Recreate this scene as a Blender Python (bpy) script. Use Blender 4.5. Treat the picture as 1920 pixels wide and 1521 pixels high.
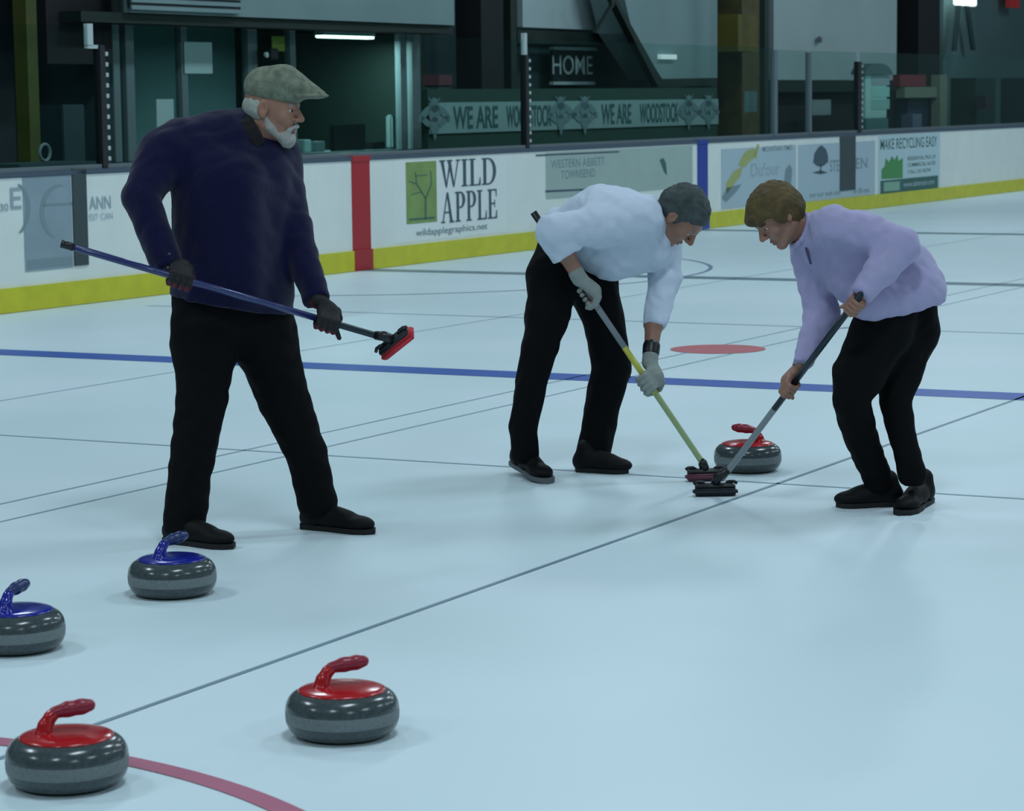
import bpy, bmesh, math, random
import numpy as np
from mathutils import Vector, Matrix
random.seed(4)
np.random.seed(4)
for o in list(bpy.data.objects): bpy.data.objects.remove(o)
SC = bpy.context.scene
COL = SC.collection
R = math.radians

# ------------------------------------------------------------------ camera
FPX, TH, RO, H = 4904.5, 0.11644, -0.01193, 1.60345
PSI, DB, HB = 0.48963, 12.9855, 1.085
S_BLUE, S_RED = 13.478, 21.43
fw = np.array([0, math.cos(TH), -math.sin(TH)])
up0 = np.array([0, math.sin(TH), math.cos(TH)])
r0 = np.array([1., 0, 0])
rt = math.cos(RO) * r0 + math.sin(RO) * up0
uu = -math.sin(RO) * r0 + math.cos(RO) * up0
EYE = np.array([0, 0, H])
cd = bpy.data.cameras.new('camera'); cam = bpy.data.objects.new('camera', cd); COL.objects.link(cam)
cd.sensor_width = 36; cd.lens = FPX / 1920 * 36; cd.clip_end = 300
m = Matrix.Identity(4)
for i in range(3):
    m[i][0] = rt[i]; m[i][1] = uu[i]; m[i][2] = -fw[i]; m[i][3] = EYE[i]
cam.matrix_world = m
cd.dof.use_dof = True; cd.dof.focus_distance = 10.2; cd.dof.aperture_fstop = 9.0
SC.camera = cam

# ------------------------------------------------------------------ world, lamps, exposure
SC.view_settings.view_transform = 'Standard'; SC.view_settings.look = 'None'
SC.view_settings.gamma = 1; SC.view_settings.use_curve_mapping = False
SC.view_settings.exposure = -1.17
w = bpy.data.worlds.new('world'); SC.world = w; w.use_nodes = True
w.node_tree.nodes['Background'].inputs[0].default_value = (0.30, 0.50, 0.56, 1)
w.node_tree.nodes['Background'].inputs[1].default_value = 0.34
LAMP_W = 440
LAMP_C = (0.735, 0.895, 1.0)
AX = np.array([math.sin(PSI), math.cos(PSI), 0]); AN = np.array([-math.cos(PSI), math.sin(PSI), 0])
for sa in (-3, 5, 13, 21, 30, 40, 50):
    for nn in (-6.5, 2.0, 10.0):
        ld = bpy.data.lights.new('hall_lamp', 'AREA'); ld.shape = 'RECTANGLE'; ld.size = 2.2; ld.size_y = .9
        ld.energy = LAMP_W; ld.color = LAMP_C
        lo = bpy.data.objects.new('hall_lamp', ld); COL.objects.link(lo)
        p = AX * sa + AN * nn; lo.location = (p[0], p[1], 7.2); lo.rotation_euler = (0, 0, math.pi/2 - PSI)

# ------------------------------------------------------------------ geometry of the place
def ray(px, py):
    return fw + (px - 960) / FPX * rt - (py - 760.5) / FPX * uu
def at(px, py, Y):                       # point seen at a pixel on the upright plane at distance Y
    d = ray(px, py); return EYE + d * (Y / d[1])
def gnd(px, py, h=0.0):
    d = ray(px, py); return EYE + d * ((h - H) / d[2])
def onb(px, py, d=0.0):                  # (s, z) on the plane d metres behind the boards
    r_ = ray(px, py); t = (DB + d) / (r_ @ AN); q = EYE + r_ * t
    return q @ AX, q[2]
def bp(s, d, z):                         # boards frame -> world
    return AX * s + AN * (DB + d) + np.array([0, 0, z])

# ------------------------------------------------------------------ materials
MATS = {}
def lin(c): return tuple((v/12.92 if v <= .04045 else ((v+.055)/1.055)**2.4) for v in c)
def mat(name, rgb, rough=.6, spec=.5, metal=0., noise=0., nscale=20., bump=0., bscale=60., sheen=0., coat=0., emit=None, estr=0.):
    if name in MATS: return MATS[name]
    mt = bpy.data.materials.new(name); mt.use_nodes = True; nt = mt.node_tree; b = nt.nodes['Principled BSDF']
    c = lin([v/255 for v in rgb])
    b.inputs['Base Color'].default_value = (*c, 1); b.inputs['Roughness'].default_value = rough
    b.inputs['Specular IOR Level'].default_value = spec; b.inputs['Metallic'].default_value = metal
    b.inputs['Sheen Weight'].default_value = sheen; b.inputs['Coat Weight'].default_value = coat
    tc = nt.nodes.new('ShaderNodeTexCoord')
    if noise:
        n = nt.nodes.new('ShaderNodeTexNoise'); n.inputs['Scale'].default_value = nscale; n.inputs['Detail'].default_value = 4
        nt.links.new(tc.outputs['Object'], n.inputs['Vector'])
        mr = nt.nodes.new('ShaderNodeMapRange'); mr.inputs['From Min'].default_value = .3; mr.inputs['From Max'].default_value = .7
        mr.inputs['To Min'].default_value = 1 - noise; mr.inputs['To Max'].default_value = 1 + noise
        nt.links.new(n.outputs['Fac'], mr.inputs['Value'])
        mx = nt.nodes.new('ShaderNodeVectorMath'); mx.operation = 'SCALE'; mx.inputs[0].default_value = c
        nt.links.new(mr.outputs['Result'], mx.inputs['Scale']); nt.links.new(mx.outputs['Vector'], b.inputs['Base Color'])
    if bump:
        n2 = nt.nodes.new('ShaderNodeTexNoise'); n2.inputs['Scale'].default_value = bscale; n2.inputs['Detail'].default_value = 3
        nt.links.new(tc.outputs['Object'], n2.inputs['Vector'])
        bm = nt.nodes.new('ShaderNodeBump'); bm.inputs['Strength'].default_value = bump; bm.inputs['Distance'].default_value = .01
        nt.links.new(n2.outputs['Fac'], bm.inputs['Height']); nt.links.new(bm.outputs['Normal'], b.inputs['Normal'])
    if emit:
        b.inputs['Emission Color'].default_value = (*emit, 1); b.inputs['Emission Strength'].default_value = estr
    MATS[name] = mt; return mt
def glass_mat():
    mt = bpy.data.materials.new('clear_glass'); mt.use_nodes = True; nt = mt.node_tree; nt.nodes.clear()
    o = nt.nodes.new('ShaderNodeOutputMaterial'); t = nt.nodes.new('ShaderNodeBsdfTransparent'); g = nt.nodes.new('ShaderNodeBsdfGlossy')
    t.inputs[0].default_value = (.86, .95, .93, 1); g.inputs['Roughness'].default_value = .08; g.inputs[0].default_value = (.75, .9, .9, 1)
    mx = nt.nodes.new('ShaderNodeMixShader'); f0 = nt.nodes.new('ShaderNodeLayerWeight'); f = nt.nodes.new('ShaderNodeMath'); f.operation = 'POWER'; f.inputs[1].default_value = 6; nt.links.new(f0.outputs['Facing'], f.inputs[0])
    nt.links.new(f.outputs[0], mx.inputs[0]); nt.links.new(t.outputs[0], mx.inputs[1]); nt.links.new(g.outputs[0], mx.inputs[2])
    nt.links.new(mx.outputs[0], o.inputs[0]); return mt
GLASS = glass_mat()

# ------------------------------------------------------------------ object helpers
def tag(o, label=None, cat=None, group=None, kind=None):
    if label: o['label'] = label
    if cat: o['category'] = cat
    if group: o['group'] = group
    if kind: o['kind'] = kind
    return o
def link_mesh(name, me, mats, parent=None, loc=None):
    o = bpy.data.objects.new(name, me); COL.objects.link(o)
    for q in (mats if isinstance(mats, (list, tuple)) else [mats]): me.materials.append(q)
    if parent is not None: o.parent = parent
    if loc is not None: o.location = loc
    return o
def empty(name, loc, rz=0):
    o = bpy.data.objects.new(name, None); COL.objects.link(o); o.location = loc; o.rotation_euler = (0, 0, rz); o.empty_display_size = .1
    return o
def bm_obj(name, bm, mats, parent=None, loc=None, smooth=False):
    bmesh.ops.recalc_face_normals(bm, faces=bm.faces)
    me = bpy.data.meshes.new(name); bm.to_mesh(me); bm.free()
    if smooth:
        for p in me.polygons: p.use_smooth = True
    return link_mesh(name, me, mats, parent, loc)
def add_hex(bm, P):                     # 8 corners: 4 bottom ccw, 4 top
    v = [bm.verts.new(tuple(p)) for p in P]
    for f in ((3,2,1,0),(4,5,6,7),(0,1,5,4),(1,2,6,5),(2,3,7,6),(3,0,4,7)):
        bm.faces.new([v[i] for i in f])
# everything along the boards lives in an Empty-free frame: meshes are written in world metres relative to an anchor
def sbox(bm, s0, s1, d0, d1, z0, z1, A=np.zeros(3)):
    P = [bp(s0,d0,z0), bp(s1,d0,z0), bp(s1,d1,z0), bp(s0,d1,z0), bp(s0,d0,z1), bp(s1,d0,z1), bp(s1,d1,z1), bp(s0,d1,z1)]
    add_hex(bm, [p - A for p in P])
def sblock(name, s0, s1, d0, d1, z0, z1, m_, parent=None, A=None, bev=0.0):
    bm = bmesh.new()
    if parent is None:
        A = bp((s0+s1)/2, (d0+d1)/2, z0)
        sbox(bm, s0, s1, d0, d1, z0, z1, A)
        if bev: bmesh.ops.bevel(bm, geom=bm.edges[:], offset=bev, segments=2, affect='EDGES')
        return bm_obj(name, bm, m_, None, tuple(A))
    sbox(bm, s0, s1, d0, d1, z0, z1, A)
    if bev: bmesh.ops.bevel(bm, geom=bm.edges[:], offset=bev, segments=2, affect='EDGES')
    return bm_obj(name, bm, m_, parent)
def pxbox(x0, y0, x1, y1, d):           # pixel rectangle -> (s0, s1, z0, z1) on a plane behind the boards
    ym = (y0+y1)/2; xm = (x0+x1)/2
    return onb(x0, ym, d)[0], onb(x1, ym, d)[0], onb(xm, y1, d)[1], onb(xm, y0, d)[1]
def tube(bm, pts, radii, seg=14, cap=True):
    pts = [np.array(p, float) for p in pts]; rings = []
    n = len(pts); t0 = pts[1]-pts[0]; t0 /= np.linalg.norm(t0)
    a = np.array([0,0,1.]) if abs(t0[2]) < .9 else np.array([1.,0,0]); u = np.cross(t0, a); u /= np.linalg.norm(u)
    for i in range(n):
        t = pts[min(i+1,n-1)] - pts[max(i-1,0)]; t /= np.linalg.norm(t)
        u = u - t*(u@t); u /= np.linalg.norm(u); v = np.cross(t, u)
        r_ = radii[i] if isinstance(radii,(list,tuple)) else radii
        rings.append([bm.verts.new(tuple(pts[i] + r_*(math.cos(2*math.pi*k/seg)*u + math.sin(2*math.pi*k/seg)*v))) for k in range(seg)])
    for i in range(n-1):
        for k in range(seg):
            bm.faces.new([rings[i][k], rings[i][(k+1)%seg], rings[i+1][(k+1)%seg], rings[i+1][k]])
    if cap:
        bm.faces.new(rings[0][::-1]); bm.faces.new(rings[-1])
def text_mesh(txt, w_, h_, depth=.0, spacing=1.0, bold=0.):      # text as mesh, scaled to w_ x h_, origin at its lower left
    cu = bpy.data.curves.new('t', 'FONT'); cu.body = txt; cu.extrude = 0; cu.offset = bold; cu.space_character = spacing; cu.resolution_u = 4
    o = bpy.data.objects.new('t', cu); COL.objects.link(o)
    dg = bpy.context.evaluated_depsgraph_get(); me = bpy.data.meshes.new_from_object(o.evaluated_get(dg))
    bpy.data.objects.remove(o); bpy.data.curves.remove(cu)
    co = np.array([v.co[:] for v in me.vertices]); lo = co.min(0); hi = co.max(0)
    for v, c in zip(me.vertices, co):
        v.co = ((c[0]-lo[0])/(hi[0]-lo[0])*w_, (c[1]-lo[1])/(hi[1]-lo[1])*h_, 0)
    return me
def board_text(name, txt, x0, y0, x1, y1, d, m_, parent, A, thick=.004):     # text on a plane facing the rink, parallel to the boards
    s0, s1, z0, z1 = pxbox(x0, y0, x1, y1, d)
    me = text_mesh(txt, s1-s0, z1-z0, bold=.004)
    for v in me.vertices:
        q = bp(s0 + v.co.x, d, z0 + v.co.y) - A; v.co = tuple(q)
    o = link_mesh(name, me, m_, parent)
    return o
def poly_on(bm, pts, d, A):             # flat polygon given as (s, z) points
    try: bm.faces.new([bm.verts.new(tuple(bp(s, d, z) - A)) for s, z in pts])
    except ValueError: pass

# ------------------------------------------------------------------ implicit surface modeller (for bodies, clothes, hair)
class Blob:
    def __init__(s): s.P = []
    def cone(s, a, b, ra, rb, k=.02, planes=None): s.P.append(('c', np.array(a,float), np.array(b,float), ra, rb, k, 0, planes)); return s
    def ell(s, c, rad, M=None, k=.02, planes=None): s.P.append(('e', np.array(c,float), np.eye(3) if M is None else M, np.array(rad,float), 0, k, 0, planes)); return s
    def sub(s): 
        q = list(s.P[-1]); q[6] = 1; s.P[-1] = tuple(q); return s
    def cut(s, p, n, rad): s.P.append(('x', np.array(p,float), np.array(n,float)/np.linalg.norm(n), rad, 0, 0, 0, None)); return s
    def shrunk(s, dlt):
        b = Blob()
        for q in s.P:
            if q[0] == 'c': b.P.append(('c', q[1], q[2], max(q[3]-dlt,.012), max(q[4]-dlt,.012), q[5], q[6], q[7]))
            elif q[0] == 'e': b.P.append(('e', q[1], q[2], np.maximum(q[3]-dlt, .012), 0, q[5], q[6], q[7]))
        return b
    def bounds(s):
        lo = np.full(3, 1e9); hi = -lo
        for q in s.P:
            if q[6]: continue
            if q[0] == 'c':
                lo = np.minimum(lo, np.minimum(q[1]-q[3], q[2]-q[4])); hi = np.maximum(hi, np.maximum(q[1]+q[3], q[2]+q[4]))
            elif q[0] == 'e':
                e = np.sqrt(((q[2]*q[3][:,None])**2).sum(0)); lo = np.minimum(lo, q[1]-e); hi = np.maximum(hi, q[1]+e)
        return lo-.03, hi+.03
    def eval(s, ax):
        V = np.full([len(a) for a in ax], .5)
        for q in s.P:
            kind, k = q[0], q[5]
            if kind == 'c': lo = np.minimum(q[1]-q[3], q[2]-q[4]); hi = np.maximum(q[1]+q[3], q[2]+q[4])
            elif kind == 'e':
                e = np.sqrt(((q[2]*q[3][:,None])**2).sum(0)); lo = q[1]-e; hi = q[1]+e
            else: lo = q[1]-q[3]; hi = q[1]+q[3]
            mg = k + .03
            i0 = [int(np.searchsorted(ax[j], lo[j]-mg)) for j in range(3)]; i1 = [int(np.searchsorted(ax[j], hi[j]+mg)) for j in range(3)]
            if any(i0[j] >= i1[j] for j in range(3)): continue
            sl = tuple(slice(i0[j], i1[j]) for j in range(3))
            X = ax[0][sl[0]][:,None,None]; Y = ax[1][sl[1]][None,:,None]; Z = ax[2][sl[2]][None,None,:]
            if kind == 'x':
                dx, dy, dz = X-q[1][0], Y-q[1][1], Z-q[1][2]
                pl = dx*q[2][0]+dy*q[2][1]+dz*q[2][2]
                ins = (dx*dx+dy*dy+dz*dz) < q[3]**2
                V[sl] = np.where(ins, np.maximum(V[sl], pl), V[sl]); continue
            if kind == 'c':
                a, b, ra, rb = q[1], q[2], q[3], q[4]; ba = b-a; L2 = ba@ba
                px_, py_, pz_ = X-a[0], Y-a[1], Z-a[2]
                h = np.clip((px_*ba[0]+py_*ba[1]+pz_*ba[2])/L2, 0, 1)
                D = np.sqrt((px_-h*ba[0])**2+(py_-h*ba[1])**2+(pz_-h*ba[2])**2) - (ra+(rb-ra)*h)
            else:
                M, rd = q[2], q[3]; px_, py_, pz_ = X-q[1][0], Y-q[1][1], Z-q[1][2]
                l = [(px_*M[j][0]+py_*M[j][1]+pz_*M[j][2]) for j in range(3)]
                k0 = np.sqrt(sum((l[j]/rd[j])**2 for j in range(3))); k1 = np.sqrt(sum((l[j]/rd[j]**2)**2 for j in range(3)))+1e-9
                D = k0*(k0-1)/k1
            if q[7]:
                for (pp, pn) in q[7]:
                    D = np.maximum(D, (X-pp[0])*pn[0]+(Y-pp[1])*pn[1]+(Z-pp[2])*pn[2])
            W = V[sl]
            if q[6]:
                hh = np.clip(.5-.5*(W+D)/k, 0, 1); V[sl] = W*(1-hh)+(-D)*hh + k*hh*(1-hh)
            else:
                hh = np.clip(.5+.5*(W-D)/k, 0, 1); V[sl] = W*(1-hh)+D*hh - k*hh*(1-hh)
        return V
    def mesh(s, name, step=.008, fine=(), disp=None, A=np.zeros(3), relax=1):
        lo, hi = s.bounds(); ax = []
        for j in range(3):
            c = [lo[j]]
            while c[-1] < hi[j]:
                st = step
                for (flo, fhi, fst) in fine:
                    if flo[j] <= c[-1] <= fhi[j]: st = min(st, fst)
                c.append(c[-1]+st)
            ax.append(np.array(c))
        V = s.eval(ax)
        if disp is not None:
            V = V + disp(ax[0][:,None,None], ax[1][None,:,None], ax[2][None,None,:])
        V[0]=V[-1]=.5; V[:,0]=V[:,-1]=.5; V[:,:,0]=V[:,:,-1]=.5
        S = V < 0; n = S.shape
        cnt = np.zeros([k-1 for k in n], np.int8)
        for a in (0,1):
            for b in (0,1):
                for c in (0,1): cnt += S[a:n[0]-1+a, b:n[1]-1+b, c:n[2]-1+c]
        act = (cnt > 0) & (cnt < 8); I = np.argwhere(act); N = len(I)
        idx = np.full(act.shape, -1, np.int64); idx[act] = np.arange(N)
        acc = np.zeros((N,3)); num = np.zeros(N)
        for axi in range(3):
            o1, o2 = [j for j in range(3) if j != axi]
            for b in (0,1):
                for c in (0,1):
                    P = I.copy(); P[:,o1] += b; P[:,o2] += c; Q = P.copy(); Q[:,axi] += 1
                    va = V[P[:,0],P[:,1],P[:,2]]; vb = V[Q[:,0],Q[:,1],Q[:,2]]; mk = (va<0) != (vb<0)
                    t = np.where(mk, va/np.where(mk, va-vb, 1), 0)
                    pos = np.stack([ax[j][P[:,j]] for j in range(3)], 1)
                    pos[:,axi] += t*(ax[axi][Q[:,axi]]-ax[axi][P[:,axi]])
                    acc[mk] += pos[mk]; num[mk] += 1
        co = acc/num[:,None]
        F = []
        for axi in range(3):
            a1, a2 = (axi+1)%3, (axi+2)%3
            Sa = np.take(S, range(n[axi]-1), axi); Sb = np.take(S, range(1, n[axi]), axi)
            E_ = np.argwhere(Sa != Sb); E_ = E_[(E_[:,a1]>0)&(E_[:,a2]>0)&(E_[:,a1]<n[a1]-1)&(E_[:,a2]<n[a2]-1)]
            def cell(d1, d2):
                C = E_.copy(); C[:,a1] += d1; C[:,a2] += d2; return idx[C[:,0],C[:,1],C[:,2]]
            q = np.stack([cell(-1,-1), cell(0,-1), cell(0,0), cell(-1,0)], 1)
            flip = ~Sa[E_[:,0],E_[:,1],E_[:,2]]
            q[flip] = q[flip][:,::-1]; F.append(q)
        F = np.concatenate(F); F = F[(F>=0).all(1)]
        # light Laplacian relax of vertices
        for _ in range(relax):
            sm = np.zeros_like(co); ct = np.zeros(len(co))
            for i_, j_ in ((0,1),(1,2),(2,3),(3,0)):
                np.add.at(sm, F[:,i_], co[F[:,j_]]); np.add.at(ct, F[:,i_], 1)
                np.add.at(sm, F[:,j_], co[F[:,i_]]); np.add.at(ct, F[:,j_], 1)
            co = co*.5 + .5*sm/np.maximum(ct,1)[:,None]
        co = co - A
        me = bpy.data.meshes.new(name); me.vertices.add(len(co)); me.vertices.foreach_set('co', co.ravel())
        me.loops.add(F.size); me.loops.foreach_set('vertex_index', F.ravel().astype(np.int32))
        me.polygons.add(len(F)); me.polygons.foreach_set('loop_start', np.arange(0, F.size, 4, dtype=np.int32))
        me.polygons.foreach_set('use_smooth', np.ones(len(F), bool))
        me.update(calc_edges=True); me.validate()
        me['nf'] = len(F)
        return me
def folds(seed, amp, freq=60., ridged=True):
    rs = np.random.RandomState(seed); K = [(rs.normal(size=3), rs.rand()*6.3) for _ in range(5)]
    def f(X, Y, Z):
        r_ = 0
        wx = X + .02*np.sin(Y*31+Z*37+seed); wz = Z + .02*np.sin(X*43+seed)
        for n_, (kv, ph) in enumerate(K):
            kv = kv/np.linalg.norm(kv)*freq*(.6+.25*n_)
            v = np.sin(wx*kv[0]+Y*kv[1]+wz*kv[2]+ph)
            r_ = r_ + ((1-2*np.abs(v)) if ridged else v)
        return amp*r_/2.2
    return f

# ------------------------------------------------------------------ SETTING: ice and its painted lines
def ice_mat():
    mt = bpy.data.materials.new('ice'); mt.use_nodes = True; nt = mt.node_tree; b = nt.nodes['Principled BSDF']
    tc = nt.nodes.new('ShaderNodeTexCoord'); n = nt.nodes.new('ShaderNodeTexNoise'); n.inputs['Scale'].default_value = .55; n.inputs['Detail'].default_value = 5
    nt.links.new(tc.outputs['Object'], n.inputs['Vector'])
    cr = nt.nodes.new('ShaderNodeValToRGB'); cr.color_ramp.elements[0].position = .3; cr.color_ramp.elements[1].position = .7
    cr.color_ramp.elements[0].color = (*lin((.80,.875,.895)), 1); cr.color_ramp.elements[1].color = (*lin((.84,.90,.925)), 1)
    nt.links.new(n.outputs['Fac'], cr.inputs['Fac']); nt.links.new(cr.outputs['Color'], b.inputs['Base Color'])
    b.inputs['Roughness'].default_value = .42; b.inputs['Specular IOR Level'].default_value = .26
    n2 = nt.nodes.new('ShaderNodeTexNoise'); n2.inputs['Scale'].default_value = 90; n2.inputs['Detail'].default_value = 2
    nt.links.new(tc.outputs['Object'], n2.inputs['Vector'])
    bu = nt.nodes.new('ShaderNodeBump'); bu.inputs['Strength'].default_value = .08; bu.inputs['Distance'].default_value = .004
    nt.links.new(n2.outputs['Fac'], bu.inputs['Height']); nt.links.new(bu.outputs['Normal'], b.inputs['Normal'])
    return mt
bm = bmesh.new(); sbox(bm, -16, 66, -34, 0, -.08, 0)
floor = bm_obj('floor', bm, ice_mat()); tag(floor, kind='structure')
def strip(name, s0, s1, n0, n1, m_, z=.0015):
    bm = bmesh.new(); bm.faces.new([bm.verts.new(tuple(AX*s+AN*n_+np.array([0,0,z]))) for s, n_ in ((s0,n0),(s1,n0),(s1,n1),(s0,n1))])
    return bm_obj(name, bm, m_, floor)
def paint(name, rgb): return mat(name, rgb, rough=.42, spec=.26, noise=.06, nscale=4)
P_GREY = paint('grey_line_paint', (118,143,158)); P_FAINT = paint('faint_line_paint', (172,197,207)); P_BLUE = paint('blue_line_paint', (58,92,170))
P_MID = paint('dull_line_paint', (108,132,142)); P_RED = paint('rose_ring_paint', (172,98,122)); P_SPOT = paint('red_spot_paint', (190,105,112))
P_SL = paint('side_line_paint', (150,175,187))
P_BARC = paint('grey_blue_arc_paint', (120,140,165))
nc = 4.0998
strip('centre_line', -1.2+5, 60, nc-.010, nc+.010, P_GREY)
strip('side_line', -2, 60, 6.4707-.008, 6.4707+.008, P_SL)
strip('side_line', -2, 60, 6.7618-.008, 6.7618+.008, P_SL)
g = gnd(0, 752); strip('side_line', -2, 60, g@AN-.01, g@AN+.01, P_FAINT)
strip('blue_line', S_BLUE-.16, S_BLUE+.16, -30, DB-.01, P_BLUE)
strip('hockey_centre_line', S_RED-.15, S_RED+.15, -30, DB-.01, P_MID)
strip('blue_line', S_RED+7.77-.15, S_RED+7.77+.15, -30, DB-.01, P_MID)
g = gnd(960, 876); strip('hog_line', g@AX-.012, g@AX+.012, -4, 9.5, P_SL)
g = gnd(800, 590); strip('hog_line', g@AX-.03, g@AX+.03, -4, DB-.6, P_FAINT)
def ring(name, C, r0_, r1_, a0, a1, m_, z=.002, seg=96):
    bm = bmesh.new(); V = []
    for i in range(seg+1):
        a = a0+(a1-a0)*i/seg; dv = math.cos(a)*AX + math.sin(a)*AN
        V.append((bm.verts.new(tuple(C+dv*r0_+[0,0,z])) if r0_ > 0 else None, bm.verts.new(tuple(C+dv*r1_+[0,0,z]))))
    if r0_ > 0:
        for i in range(seg): bm.faces.new([V[i][0], V[i][1], V[i+1][1], V[i+1][0]])
    else: bm.faces.new([v[1] for v in V[:-1]])
    return bm_obj(name, bm, m_, floor)
g = gnd(125, 1407); sT = g@AX
RR = 1.83
ring('house_ring', AX*(sT-RR)+AN*nc, RR-.034, RR+.034, 0, 2*math.pi, P_RED, seg=180)
ring('face_off_spot', gnd(1346, 655), 0, .305, 0, 2*math.pi, P_SPOT)
ring('crease_arc', AX*S_RED+AN*DB, 3.27, 3.31, -math.pi+.02, -.02, P_BARC)

# ------------------------------------------------------------------ dasher boards
M_BOARD = mat('white_board_plastic', (222,228,224), rough=.35, spec=.4, noise=.03, nscale=3)
M_YEL = mat('yellow_kick_plastic', (196,192,36), rough=.4, noise=.08, nscale=6)
M_RSTR = mat('red_stripe_plastic', (168,22,34), rough=.4)
M_BSTR = mat('blue_stripe_plastic', (28,55,150), rough=.4)
M_CAP = mat('dark_cap_rail', (66,82,98), rough=.45)
M_ALU = mat('grey_aluminium', (118,130,136), rough=.4, metal=.4)
M_DKPOST = mat('black_post_metal', (14,18,24), rough=.5)
M_STRIPD = mat('dark_grey_strip', (52,66,70), rough=.5)
sL = onb(-1400, 600)[0]; sR = onb(2350, 300)[0]
A0 = bp((sL+sR)/2, 0, 0)
boards = empty('dasher_boards', tuple(A0)); tag(boards, 'long white rink boards with yellow kick plate and printed adverts behind the players', 'rink boards')
def bpart(name, s0, s1, d0, d1, z0, z1, m_, par=None, bev=0): return sblock(name, s0, s1, d0, d1, z0, z1, m_, par or boards, A0, bev)
bpart('board_panel', sL, sR, 0, .12, 0, HB-.04, M_BOARD)
bpart('kick_plate', sL, sR, -.022, 0, .004, .195, M_YEL)
bpart('cap_rail', sL, sR, -.012, .17, HB-.04, HB, M_CAP, bev=.006)
bpart('top_rail', sL, sR, .045, .10, HB, HB+.035, M_ALU)
def stripe(name, pxc, half, m_):
    sc = pxc
    bm = bmesh.new(); sbox(bm, sc-half, sc+half, -.006, .0, .19, HB-.03, A0); sbox(bm, sc-half, sc+half, -.028, -.015, .004, .2, A0)
    sbox(bm, sc-half, sc+half, -.016, .1, HB-.045, HB+.004, A0)
    return bm_obj(name, bm, m_, boards)
s1 = onb(677, 400)[0]
stripe('red_stripe', s1, .165, M_RSTR)
s2 = onb(1317, 340)[0]
stripe('blue_stripe', s2, .155, M_BSTR)
for (x0,y0,x1,y1) in ((136,316,162,498),(1574,256,1603,357)):
    s0,s1_,z0,z1 = pxbox(x0,y0,x1,y1,0)
    bpart('gate_strip', s0, s1_, -.012, 0, z0, z1, M_STRIPD)

# ---- adverts
INK = mat('dark_slate_ink', (62,82,96), rough=.5); INK2 = mat('grey_ink', (120,140,148), rough=.5); INKG = mat('dark_green_ink', (48,96,92), rough=.5)
GRN = mat('apple_green_print', (124,150,84), rough=.5, noise=.12, nscale=5); GRN2 = mat('logo_green_print', (70,140,78), rough=.5)
PANEL = mat('pale_olive_print', (158,178,172), rough=.45, noise=.04, nscale=3); GREYP = mat('grey_advert_print', (136,154,164), rough=.45, noise=.08, nscale=3)
PALE = mat('pale_blue_print', (168,188,198), rough=.45); INKP = mat('pale_grey_ink', (148,166,176), rough=.5); GOLD = mat('gold_print', (160,168,104), rough=.5)
def flat(name, x0,y0,x1,y1, m_, par, d=-.003):
    s0,s1_,z0,z1 = pxbox(x0,y0,x1,y1,0)
    return bpart(name, s0, s1_, d-.0015, 0, z0, z1, m_, par)
def art(name, polys, m_, par, d=-.006):        # polygons in pixels, printed flat on the boards
    bm = bmesh.new()
    for pl in polys: poly_on(bm, [onb(x, y, 0) for x, y in pl], d, A0)
    me = bpy.data.meshes.new(name); bm.to_mesh(me); bm.free(); return link_mesh(name, me, m_, par)
def btext(txt, x0,y0,x1,y1, m_, par, d=-.006): return board_text('lettering', txt, x0,y0,x1,y1, d, m_, par, A0)
def qline(x0,y0,x1,y1,w_): 
    dx,dy = x1-x0,y1-y0; L = math.hypot(dx,dy); nx,ny = -dy/L*w_/2, dx/L*w_/2
    return [(x0+nx,y0+ny),(x1+nx,y1+ny),(x1-nx,y1-ny),(x0-nx,y0-ny)]
def arcpoly(cx,cy,rx,ry,a0,a1,w_,seg=14):
    out = []
    for i in range(seg):
        t0=a0+(a1-a0)*i/seg; t1=a0+(a1-a0)*(i+1)/seg
        w0=w_*(.35+.65*math.sin(math.pi*i/seg)); w1=w_*(.35+.65*math.sin(math.pi*(i+1)/seg))
        out.append([(cx+(rx-w0/2)*math.cos(t0),cy+(ry-w0/2)*math.sin(t0)),(cx+(rx+w0/2)*math.cos(t0),cy+(ry+w0/2)*math.sin(t0)),
                    (cx+(rx+w1/2)*math.cos(t1),cy+(ry+w1/2)*math.sin(t1)),(cx+(rx-w1/2)*math.cos(t1),cy+(ry-w1/2)*math.sin(t1))])
    return out
# grey monogram advert at the left
ad = flat('advertisement', 44,322,134,506, GREYP, None); ad['label'] = 'grey panel with pale circular monogram'
art('monogram', arcpoly(112,398,34,50,math.pi*.6,math.pi*1.55,9)+[qline(80,385,134,382,5)], INK2, ad); art('monogram_arc', arcpoly(26,392,26,48,-1.3,1.2,8), INK2, ad)
art('lower_band_print', [[(50,488),(134,480),(134,497),(50,505)]], INK2, ad)  # slanted grey band across the foot of the panel
btext('E', 20,352,40,392, INKP, ad); btext('ANN', 168,368,208,392, INKP, ad); btext('30', 0,382,16,396, INKP, ad); btext('EST CAN', 168,400,212,412, PALE, ad)
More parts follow.
